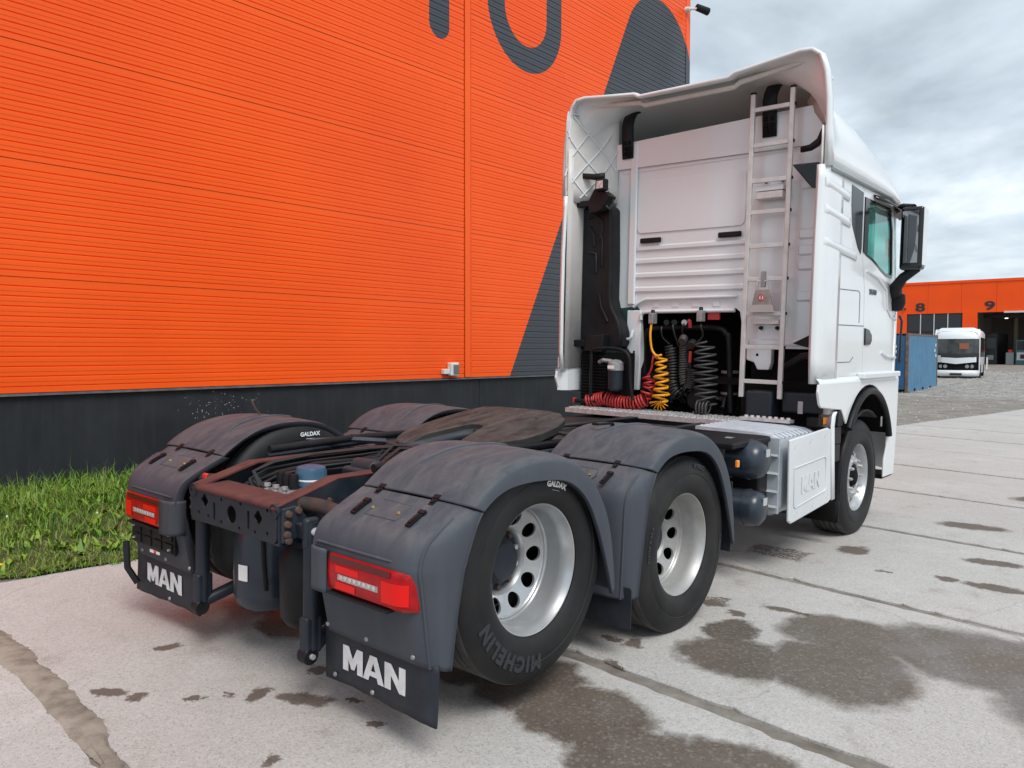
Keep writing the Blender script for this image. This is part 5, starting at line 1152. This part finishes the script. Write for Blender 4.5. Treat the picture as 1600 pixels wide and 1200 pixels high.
        MB().grid([[(x, s*y, z) for x, y, z in ((4.55, 1.222, 2.955), (4.8, 1.235, 2.965), (5.1, 1.235, 2.955), (5.3, 1.20, 2.94), (5.42, 1.13, 2.93))], [(x, s*y, z) for x, y, z in ((4.55, 1.25, 2.92), (4.8, 1.31, 2.90), (5.1, 1.32, 2.88), (5.35, 1.28, 2.87), (5.5, 1.19, 2.86))]]).obj('wind_deflector', 'gloss_black', cabr, solid=.012)
        # side deflector behind the cab: curved sheet with a rolled edge
        xs = [(3.76, 1.2265), (3.70, 1.2265), (3.60, 1.2275), (3.45, 1.227), (3.36, 1.220), (3.325, 1.205), (3.318, 1.185), (3.33, 1.165)]
        zz = [(1.36, .02), (1.55, .0), (2.0, -.005), (2.5, .0), (2.9, .02), (3.01, .025)]
        MB().grid([[(x+(o if x < 3.7 else 0), s*y, z) for x, y in xs] for z, o in zz]).obj('side_deflector', 'white_paint', cabr, smooth=50, solid=.012)
        MB().grid([[(x, s*y, z) for x, y in ((3.35, 1.165), (3.42, 1.15), (3.58, 1.14), (3.70, 1.12))] for z in ((1.40, 2.9, 3.1, 3.45) if s > 0 else (1.40, 2.9, 3.0))]).obj('deflector_liner', 'white_shell', cabr, solid=.006)
        qx = [(3.345, 1.195), (3.40, 1.165), (3.50, 1.09), (3.60, 1.00), (3.675, .915), (3.705, .84)]
        if s < 0: qx = [(3.345, 1.195), (3.42, 1.19), (3.52, 1.18), (3.62, 1.165), (3.69, 1.14), (3.71, 1.11)]
        qrows = [[(x+(.02 if z > 3.7 else 0), s*y, z) for x, y in qx] for z in ((2.96, 3.1, 3.25, 3.4, 3.55, 3.7, 3.80) if s > 0 else (2.96, 3.1, 3.2, 3.3))]
        MB().grid(qrows).obj('corner_liner', 'white_shell', cabr, smooth=50, solid=.008)
        def onq(f, z):
            i = min(int(f*5), 4); t = f*5-i; return (qx[i][0]+(qx[i+1][0]-qx[i][0])*t-.008, s*(qx[i][1]+(qx[i+1][1]-qx[i][1])*t-.004), z)
        for (f0, z0), (f1, z1) in () if s < 0 else (((.05, 3.02), (.85, 3.62)), ((.0, 3.20), (.62, 3.74)), ((.35, 3.0), (.98, 3.45)), ((.05, 3.62), (.8, 3.10)), ((.22, 3.76), (.95, 3.26)), ((.05, 3.30), (.45, 3.02)), ((.1, 3.56), (.15, 3.78)), ((.15, 3.78), (.75, 3.76))):
            MB().tube([onq(f0+(f1-f0)*k/6, z0+(z1-z0)*k/6) for k in range(7)], .008, 6).obj('stiffening_rib', 'white_paint', cabr, smooth=60)
        # lattice stiffening on the inside of the deflector and roof end
        for a, b in () and (((3.40, 3.12), (3.64, 3.50)), ((3.50, 3.02), (3.69, 3.38)), ((3.38, 3.40), (3.66, 3.10)), ((3.40, 3.58), (3.68, 3.30)), ((3.42, 3.72), (3.69, 3.45))):
            MB().tube([(a[0], s*1.150 if a[1] < 3.5 else s*1.13, a[1]), (b[0], s*1.128 if b[1] < 3.5 else s*1.12, b[1])], .007, 6).obj('stiffening_rib', 'white_shell', cabr)
        # lower skirt with the front wheel arch
        arc = [(4.56+.69*math.cos(R(a)), .62+.70*math.sin(R(a))) for a in range(146, 24, -8)]
        sk = [(3.33, 1.36), (3.315, 1.30), (3.36, 1.20), (3.40, 1.175), (3.86, 1.135)] + [p for p in arc if p[1] > 1.0] + [(5.16, .92), (5.17, .72), (5.10, .60), (5.10, .44), (5.42, .44), (5.46, .9), (5.46, 1.36)]
        m = MB(); holed(m, sk, [], lambda a, b, h: (a, s*(1.252-h), b), .02); kt = m.obj('cab_skirt', 'white_paint', cabr, smooth=20, bevel=.008)
        MB().grid([[(x, s*y, z) for y, z in ((1.252, 1.355), (1.248, 1.375), (1.225, 1.40))] for x in (3.33, 4.3, 5.44)]).obj('skirt_shoulder', 'white_paint', cabr, smooth=50)
        MB().tube([(4.56+.655*math.cos(R(a)), s*1.262, .60+.665*math.sin(R(a))) for a in range(146, 14, -6)], .030, 10).obj('arch_trim', 'plastic_black', cabr, smooth=60)
        MB().grid([[(4.56+.66*math.cos(R(a)), s*y, .60+.67*math.sin(R(a))) for a in range(150, 20, -8)] for y in (1.24, .75)]).obj('arch_liner', 'black_matt', cabr)
        st = MB().box(4.30, 5.37, s*1.22, s*1.29, 1.375, 1.425).obj('door_sill', 'white_paint', cabr, bevel=.012)
        MB().box(5.12, 5.44, s*1.05, s*1.23, .42, .46).obj('entry_step', 'plastic_black', cabr); MB().box(5.16, 5.44, s*1.0, s*1.04, .46, .95).obj('step_back', 'white_paint', cabr)
        MB().box(4.90, 4.93, s*1.258, s*1.266, .93, 1.02).obj('skirt_reflector', 'grey_alloy', cabr)
        # mirror group
        mr = MB().box(4.98, 5.12, s*1.33, s*1.52, 2.34, 2.90).obj('mirror', 'gloss_black', cabr, bevel=.03, seg=3)
        MB().box(4.972, 4.978, s*1.35, s*1.485, 2.40, 2.86).obj('mirror_glass', mat('mirror_silver', (.30, .31, .32), .03, metal=1.0) if 'mirror_silver' not in MATS else 'mirror_silver', mr)
        MB().box(5.0, 5.13, s*1.516, s*1.524, 2.38, 2.88).obj('mirror_cap', 'white_paint', mr, bevel=.007)
        MB().tube([(5.05, s*1.47, 2.36), (5.08, s*1.35, 2.28), (5.16, s*1.27, 2.20), (5.25, s*1.24, 2.14)], [.04, .045, .055, .06], 10).obj('mirror_arm', 'plastic_black', mr)
        MB().tube([(5.05, s*1.42, 2.90), (5.15, s*1.30, 2.93), (5.3, s*1.2, 2.92)], .03, 8).obj('mirror_arm', 'plastic_black', mr)
        MB().lathe([(.0005, -.11), (.05, -.10), (.075, -.03), (.07, .05), (.0005, .08)], (5.29, s*1.25, 2.09), 'z', 16).obj('arm_foot', 'plastic_black', mr)
        MB().tube([(5.42, s*1.24, 1.95), (5.44, s*1.26, 1.9), (5.44, s*1.25, 1.5)], .012, 6).obj('front_corner_trim', 'gloss_black', cabr)
    side(-1); side(1)
    # ---- front: windscreen and nose (rounded corners)
    def nose(z): return [(5.36, 1.22), (5.52, 1.19), (5.66, 1.10), (5.78, .92), (5.85, .6), (5.88, 0)]
    def band(name, z0, z1, m, dx0=0, dx1=0):
        rows = []
        for z, d in ((z0, dx0), (z1, dx1)):
            h = nose(z); rows.append([(x-d, y, z) for x, y in h]+[(x-d, -y, z) for x, y in h[::-1][1:]])
        MB().grid(rows).obj(name, m, cabr, smooth=50, solid=.01)
    band('front_panel', .45, 1.95, 'white_paint'); band('windscreen', 1.95, 2.86, 'glass_teal', 0, .16); band('front_header', 2.86, 3.02, 'gloss_black', .16, .2)
    MB().box(4.5, 4.95, -.95, -.45, 1.36, 2.0).obj('seat', 'black_matt', cabr, bevel=.05); MB().box(4.40, 4.55, -.95, -.45, 1.9, 2.62).obj('seat_back', 'black_matt', cabr, bevel=.05)
    MB().box(5.3, 5.7, -1.0, 1.0, 1.4, 2.12).obj('dashboard', 'black_matt', cabr, bevel=.05)
    # ---- roof with the open-backed air deflector
    Yp = [0, .42, .47, .7, .9, 1.0, 1.08, 1.14, 1.19, 1.21, 1.215]; K = [1, 1, 1, .965, .87, .775, .655, .51, .31, .15, 0]
    def lerp(x, a, b):
        for i in range(len(a)-1):
            if x <= a[i+1]: return b[i]+(b[i+1]-b[i])*max(0, x-a[i])/(a[i+1]-a[i])
        return b[-1]
    xs = [3.55, 3.75, 4.0, 4.3, 4.6, 4.83, 5.0, 5.14, 5.27, 5.4, 5.5, 5.6, 5.68, 5.75]
    rows = []
    rim = [(0, 3.795), (.42, 3.795), (.47, 3.825), (.75, 3.855), (1.0, 3.885), (1.09, 3.878), (1.15, 3.835), (1.195, 3.70), (1.218, 3.50), (1.226, 3.25), (1.226, 3.0)]
    rows.append([(3.345+.02*(y > 1.1), y, z) for y, z in rim]); rows.append([(3.42+.02*(y > 1.1), y, z+.012) for y, z in rim])
    rows.append([(3.49, .55*y1+.45*y2, .5*(z1+.01)+.5*(3.0+.83*k)) for (y1, z1), y2, k in zip(rim, Yp, K)])
    for x in xs:
        zt = lerp(x, [3.5, 3.62, 4.3, 4.83, 5.14, 5.4, 5.6, 5.75], [3.84, 3.84, 3.76, 3.62, 3.475, 3.32, 3.16, 3.03]); w = lerp(x, [3.4, 5.14, 5.4, 5.6, 5.75], [1, 1, .985, .95, .88])
        rows.append([(x, y*w, 3.0+(zt-3.0)*k) for y, k in zip(Yp, K)])
    rows = [[(x, -y, z) for x, y, z in r[::-1][:-1]]+r for r in rows]
    rf = MB().grid(rows).obj('roof_deflector', 'white_paint', cabr, smooth=60, solid=.03)
    # inner roof of the cab under the shell, rolled inside edge, gussets
    MB().grid([[(3.72, y, 3.50) for y in (-1.08, 0, 1.08)], [(4.3, y, 3.50) for y in (-.95, 0, .95)], [(4.6, y, 3.48) for y in (-.8, 0, .8)]]).obj('inner_roof', 'white_shell', cabr)
    MB().grid([[(4.55, y, z) for y in (-.85, 0, .85)] for z in (3.4, 3.60)]).obj('inner_bulkhead', 'white_shell', cabr)
    MB().tube([(3.47, y, z-.045) for y, z in [(-y, z) for y, z in rim[::-1][3:]] + rim[1:-3]], .022, 8).obj('rolled_edge', 'white_shell', cabr, smooth=60)
    for s in (-1, 1): MB().grid([[(3.45, s*1.16, 3.74), (3.62, s*1.05, 3.70), (3.72, s*.93, 3.60)], [(3.44, s*1.18, 3.58), (3.60, s*1.10, 3.54), (3.72, s*.98, 3.50)], [(3.43, s*1.18, 3.42), (3.60, s*1.13, 3.40), (3.72, s*1.06, 3.38)]]).obj('gusset', 'white_shell', cabr, smooth=60, solid=.01)
    # ---- black brackets
    def strap(name, pts, wy, m='plastic_black', th=.02): return MB().grid([[(x, y-wy, z) for x, y, z in pts], [(x, y+wy, z) for x, y, z in pts]]).obj(name, m, cabr, smooth=30, solid=th)
    for y, top in ((.725, 3.80), (-.64, 3.80)):
        b = strap('deflector_bracket', [(3.69, y, 3.36), (3.675, y, 3.50), (3.67, y, 3.66), (3.685, y-.005, 3.72), (3.71, y-.015, 3.77), (3.75, y-.03, 3.79)], .058)
        for k in range(3):
            for q in (-1, 1): MB().box(3.66, 3.672, y+q*.026-.017, y+q*.026+.017, 3.385+k*.05, 3.42+k*.05).obj('bracket_cell', 'black_matt', b)
    MB().prism([(-.90, 3.075), (-1.115, 3.07), (-1.12, 2.86), (-1.06, 2.88)], 'x', 3.52, 3.60).obj('corner_bracket', 'gloss_black', cabr, bevel=.01)
    MB().prism([(-.94, 1.665), (-1.10, 1.745), (-1.11, 1.625)], 'x', 3.56, 3.66).obj('corner_bracket', 'plastic_black', cabr, bevel=.008)
    MB().grid([[(3.55, y, z) for y, z in ((-.96, 3.205), (-1.03, 3.215), (-1.085, 3.25), (-1.12, 3.33))], [(3.55, y, z) for y, z in ((-.96, 3.165), (-1.04, 3.17), (-1.10, 3.20), (-1.125, 3.25))]]).obj('deflector_stay', 'plastic_black', cabr, solid=.03)
    MB().grid([[(3.50, y, z) for y, z in ((1.20, 3.275), (1.08, 3.235), (.96, 3.215), (.86, 3.215))], [(3.50, y, z) for y, z in ((1.20, 3.225), (1.08, 3.185), (.96, 3.16), (.86, 3.155))]]).obj('deflector_stay', 'plastic_black', cabr, solid=.03)
    wl = MB().box(3.40, 3.47, .785, .895, 3.035, 3.145).obj('work_lamp', 'plastic_black', cabr, bevel=.015, seg=3)
    MB().box(3.394, 3.40, .805, .875, 3.055, 3.125).obj('lens', mat('lens_clear', (.70, .62, .62), .2, c2=(.4, .3, .3), scale=40), wl, bevel=.004)
    MB().tube([(3.46, .79, 3.03), (3.50, .76, 2.96), (3.48, .74, 2.90), (3.46, .77, 2.87), (3.46, .80, 2.90)], .010, 6).obj('cable', 'hose_black', wl)
    MB().prism([(.80, 3.03), (.74, 2.98), (.86, 2.86), (.98, 2.84), (1.0, 2.95), (.93, 3.07), (.90, 3.06)], 'x', 3.44, 3.54).obj('camera_bracket', 'plastic_black', cabr, bevel=.01)
    MB().box(3.47, 3.53, .98, 1.19, 2.92, 2.975).obj('bracket_arm', 'plastic_black', cabr, bevel=.01)
    MB().box(3.47, 3.53, .95, 1.20, 1.60, 1.665).obj('bracket_arm', 'plastic_black', cabr, bevel=.01); MB().prism([(.80, 1.72), (1.0, 1.70), (1.02, 1.56), (.82, 1.55)], 'x', 3.46, 3.56).obj('bracket_block', 'plastic_black', cabr, bevel=.01)
    # ---- tall black air intake on the far side
    outl = [(1.14, 2.93), (.86, 2.93), (.815, 2.90), (.80, 2.4), (.80, 2.06), (.78, 1.98), (.70, 1.84), (.665, 1.74), (.665, 1.64), (.70, 1.585), (1.14, 1.56)]
    m = MB(); m.prism(outl, 'x', 3.56, 3.74); ai = m.obj('air_intake', 'plastic_black', cabr, bevel=.03, seg=3)
    for pts in ([(1.06, 2.82), (.98, 2.84), (.92, 2.80), (.90, 2.70), (.93, 2.62)], [(.93, 2.68), (.90, 2.60), (.90, 2.36)], [(1.05, 2.74), (1.0, 2.66), (.99, 2.55)], [(1.05, 2.50), (.97, 2.48), (.96, 2.30)], [(.92, 2.10), (.90, 1.98), (.82, 1.84)]):
        MB().tube([(3.556, y, z) for y, z in pts], .013, 8).obj('intake_pressing', 'plastic_black', ai, smooth=60)
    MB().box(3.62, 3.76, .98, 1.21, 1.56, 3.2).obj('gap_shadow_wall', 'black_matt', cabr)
    # far lower: white flange, caged filter
    rows = [[(x, y, z) for x, y in ((3.36, 1.245), (3.37, 1.215), (3.42, 1.17), (3.66, 1.14))] for z in (1.18, 1.30, 1.42, 1.50)]
    MB().grid(rows).obj('far_skirt_flange', 'white_paint', cabr, smooth=0, solid=.01)
    fr = MB().tube(interp([(3.47, .93, 1.06), (3.47, .935, 1.45), (3.47, .93, 1.55), (3.47, .87, 1.585), (3.47, .68, 1.59), (3.47, .56, 1.56), (3.47, .51, 1.48), (3.47, .50, 1.30), (3.47, .47, 1.12)], 30), .017, 8).obj('filter_cage', 'plastic_black', T_, smooth=60)
    MB().box(3.54, 3.62, .55, 1.10, 1.03, 1.55).obj('radiator_block', 'black_matt', T_)
    for k in range(14): MB().box(3.525, 3.54, .80, 1.08, 1.12+k*.03, 1.128+k*.03).obj('radiator_fin', 'plastic_black', T_)
    ff = MB().lathe([(.0005, 1.20), (.05, 1.20), (.068, 1.22), (.07, 1.39), (.0005, 1.39)], (3.47, .66, 0), 'z', 20).obj('fuel_filter', 'chassis', T_)
    MB().lathe([(.0005, 1.49), (.04, 1.485), (.072, 1.46), (.074, 1.39), (.0005, 1.39)], (3.47, .66, 0), 'z', 20).obj('filter_head', 'grey_alloy', ff); MB().tube([(3.46, .70, 1.47), (3.44, .78, 1.48), (3.47, .84, 1.46)], .02, 8).obj('filter_port', 'grey_alloy', ff)
    MB().box(3.395, 3.40, .63, .70, 1.405, 1.435).obj('filter_label', 'sticker', ff)
    # near side under the cab: dark box, reinforcing bar
    MB().box(3.56, 3.75, -.79, -.56, 1.05, 1.27).obj('control_box', 'chassis', T_, bevel=.025, seg=3)
    MB().box(3.80, 4.2, -1.15, -.5, .98, 1.60).obj('dark_bay', 'black_matt', T_); MB().tube([(3.7, -.82, 1.46), (3.62, -1.0, 1.56), (3.6, -1.14, 1.58)], .03, 8).obj('bay_strut', 'plastic_black', T_)
    MB().box(3.64, 3.72, -1.16, -.84, 1.10, 1.27).obj('bay_bracket', 'chassis', T_, bevel=.02); MB().box(3.632, 3.64, -1.02, -.98, 1.10, 1.20).obj('bay_label', 'label_grey', T_)
    # antennas
    MB().tube([(5.45, -1.02, 3.02), (5.42, -1.05, 3.30)], .022, 8).obj('horn_mount', 'plastic_black', cabr)
cab()

# ---------------------------------------------------------------- ladder, chock, hoses
def ladder():
    l = empty('ladder', (0, 0, 0), parent=T_)
    for y0, y1 in ((-.530, -.490), (-.860, -.820)):
        yt0, yt1 = y0-.02, y1-.02
        MB().add([(3.585, y0, 1.21), (3.615, y0, 1.21), (3.615, y1, 1.21), (3.585, y1, 1.21), (3.585, yt0, 3.70), (3.615, yt0, 3.70), (3.615, yt1, 3.70), (3.585, yt1, 3.70)], [(0, 1, 2, 3), (7, 6, 5, 4), (0, 4, 5, 1), (1, 5, 6, 2), (2, 6, 7, 3), (3, 7, 4, 0)]).obj('ladder_rail', 'alu', l, bevel=.006)
        MB().box(3.583, 3.617, yt0-.002, yt1+.002, 3.70, 3.715).obj('rail_cap', 'plastic_black', l, bevel=.004)
    for z in (3.57, 3.28, 2.99, 2.735, 2.46, 2.19, 1.905, 1.63, 1.345):
        d = .02*(z-1.21)/2.49
        MB().box(3.587, 3.613, -.820-d, -.530-d, z-.017, z+.017).obj('rung', 'alu', l, bevel=.004)
        MB().box(3.589, 3.612, -.867-d, -.861-d, z-.012, z+.012).obj('rung_end', 'plastic_black', l)
    for z in (2.93, 1.84):
        MB().box(3.615, 3.72, -.80, -.56, z-.02, z+.02).obj('ladder_mount', 'white_paint' if z > 2 else 'alu', l, bevel=.004)
        for y in (-.62, -.76): MB().lathe([(.0005, -.02), (.014, -.018), (.018, 0)], (3.70, y, z+.07 if z > 2 else z-.05), 'x', 10).obj('mount_bolt', 'plastic_black', l)
    MB().box(3.60, 3.70, -.80, -.57, 2.845, 2.90).obj('mount_plate', 'alu', l, bevel=.004)
    c = empty('warning_plate', (0, 0, 0), parent=T_)
    m = MB(); m.prism([(-.585, 1.92), (-.785, 1.92), (-.735, 2.10), (-.625, 2.10)], 'x', 3.545, 3.575); m.obj('plate', 'chock', c, bevel=.005)
    MB().prism([(-.575, 1.915), (-.795, 1.915), (-.778, 1.975), (-.592, 1.975)], 'x', 3.538, 3.545).obj('plate_foot', mat('chock_pale', (.45, .42, .40), .6), c)
    m = MB(); m.lathe([(.018, -.001), (.026, -.001), (.026, .001), (.018, .001)], (3.542, -.68, 2.035), 'x', 20, closed=True); m.obj('ban_ring', 'red_mark', c); MB().lathe([(.0005, 0), (.018, 0)], (3.543, -.68, 2.035), 'x', 20).obj('ban_disc', 'sticker', c)
    MB().box(3.54, 3.542, -.684, -.676, 2.02, 2.05).obj('ban_mark', 'black_matt', c)
    MB().tube([(3.56, -.63, 2.10), (3.56, -.64, 2.17), (3.56, -.72, 2.17), (3.56, -.73, 2.10)], .010, 6).obj('hook', 'zinc', c); MB().box(3.55, 3.585, -.70, -.665, 2.12, 2.25).obj('clasp', 'grey_alloy', c, bevel=.006)
ladder()
def hoses():
    hz = T_
    for y, z in ((.385, 1.90), (-.095, 1.92)):
        cl = MB().box(3.60, 3.68, y-.025, y+.025, z-.08, z+.02).obj('coupling', 'grey_alloy', hz, bevel=.008); MB().lathe([(.0005, .05), (.016, .05), (.02, .02), (.02, 0)], (3.64, y, z), 'z', 10).obj('coupling_knob', 'chassis', cl)
    MB().tube(interp([(3.62, .385, 1.82), (3.60, .382, 1.72), (3.60, .365, 1.60), (3.60, .33, 1.545), (3.60, .29, 1.53)], 20), .011, 8).obj('yellow_hose', 'hose_yellow', hz, smooth=60)
    helix([(3.60, .27, 1.54), (3.60, .26, 1.40), (3.60, .25, 1.25), (3.59, .255, 1.12)], lambda t: .042+.028*t+.008*math.sin(17*t), 7, .011).obj('yellow_coil', 'hose_yellow', hz, smooth=60)
    fan = [(3.57, .255+.095*math.sin(a)*(1 if k % 2 else .12), 1.125-.075*math.cos(a)*(1 if k % 2 else .12)) for k, a in enumerate([-1.3+i*.2 for i in range(14)])]
    MB().tube(fan, .011, 8).obj('yellow_coil_end', 'hose_yellow', hz, smooth=60)
    MB().tube(interp([(3.61, .345, 1.57), (3.60, .35, 1.48), (3.60, .365, 1.40), (3.60, .40, 1.34)], 14), .011, 8).obj('red_hose', 'hose_red', hz, smooth=60)
    helix([(3.60, .385, 1.34), (3.60, .375, 1.24), (3.59, .41, 1.15)], .052, 4, .011).obj('red_coil', 'hose_red', hz, smooth=60)
    helix([(3.58, .40, 1.13), (3.56, .48, 1.095), (3.54, .60, 1.085), (3.53, .72, 1.10), (3.52, .80, 1.12), (3.52, .90, 1.10), (3.5, .99, 1.08)], .056, 21, .011).obj('red_coil', 'hose_red', hz, smooth=60)
    MB().tube([(3.48, .86, 1.09), (3.46, 1.0, 1.085), (3.46, 1.10, 1.08)], .022, 8).obj('red_coupling', 'plastic_black', hz); MB().box(3.44, 3.48, 1.10, 1.125, 1.06, 1.11).obj('red_coupling_cap', 'hose_red', hz, bevel=.006)
    helix([(3.74, .245, 1.62), (3.74, .225, 1.45), (3.73, .22, 1.30), (3.72, .19, 1.22), (3.72, .14, 1.17)], .050, 18, .011).obj('black_coil', 'hose_black', hz, smooth=60)
    helix([(3.74, .115, 1.68), (3.74, .11, 1.50), (3.73, .105, 1.35), (3.72, .08, 1.27)], .036, 19, .010).obj('black_coil', 'hose_grey', hz, smooth=60)
    helix([(3.72, .08, 1.27), (3.72, .05, 1.24), (3.73, .03, 1.32), (3.74, .03, 1.42)], .042, 12, .010).obj('black_coil', 'hose_black', hz, smooth=60)
    helix([(3.65, -.13, 1.66), (3.65, -.15, 1.50), (3.65, -.155, 1.32), (3.64, -.165, 1.18), (3.63, -.19, 1.10)], lambda t: .078+.022*math.sin(t*3.1), 9, .009).obj('black_coil', 'hose_grey', hz, smooth=60)
    helix([(3.60, -.10, 1.10), (3.60, -.22, 1.09)], .062, 4, .008).obj('black_coil', 'hose_grey', hz, smooth=60)
    for a, b, c in (((3.70, .31, 1.80), (3.68, .30, 1.70), (3.72, .25, 1.64)), ((3.70, .20, 1.82), (3.67, .17, 1.72), (3.73, .16, 1.62)), ((3.70, .07, 1.82), (3.68, .10, 1.75), (3.74, .115, 1.68)), ((3.66, -.095, 1.82), (3.66, -.11, 1.72), (3.66, -.06, 1.66))):
        MB().tube(interp([a, ((a[0]+b[0])/2-.03, (a[1]+b[1])/2, (a[2]+b[2])/2+.03), b, c], 12), .008, 6).obj('electric_lead', 'hose_black', hz, smooth=60)
    for y in (.20, .10, .28): MB().tube([(3.72, y, 1.83), (3.67, y-.02, 1.835)], .026, 10).obj('socket', 'plastic_black' if y != .10 else 'grey_alloy', hz)
    MB().tube([(3.69, .045, 1.85), (3.66, .02, 1.84), (3.67, .02, 1.79)], .017, 8).obj('red_socket', 'hose_red', hz)
    MB().tube([(3.70, .09, 1.70), (3.66, .09, 1.665)], .04, 12).obj('plug', 'hose_grey', hz); MB().tube([(3.70, .0, 1.66), (3.65, .0, 1.63)], .038, 12).obj('plug', 'hose_black', hz)
    MB().tube([(3.65, .0, 1.58), (3.65, .003, 1.48)], .014, 8).obj('red_sleeve', 'hose_red', hz); MB().tube([(3.65, .003, 1.48), (3.66, -.01, 1.35), (3.7, .03, 1.3)], .008, 6).obj('electric_lead', 'hose_black', hz)
    MB().box(3.70, 3.72, -.24, -.13, 1.86, 1.92).obj('red_tag', 'hose_red', hz)
hoses()
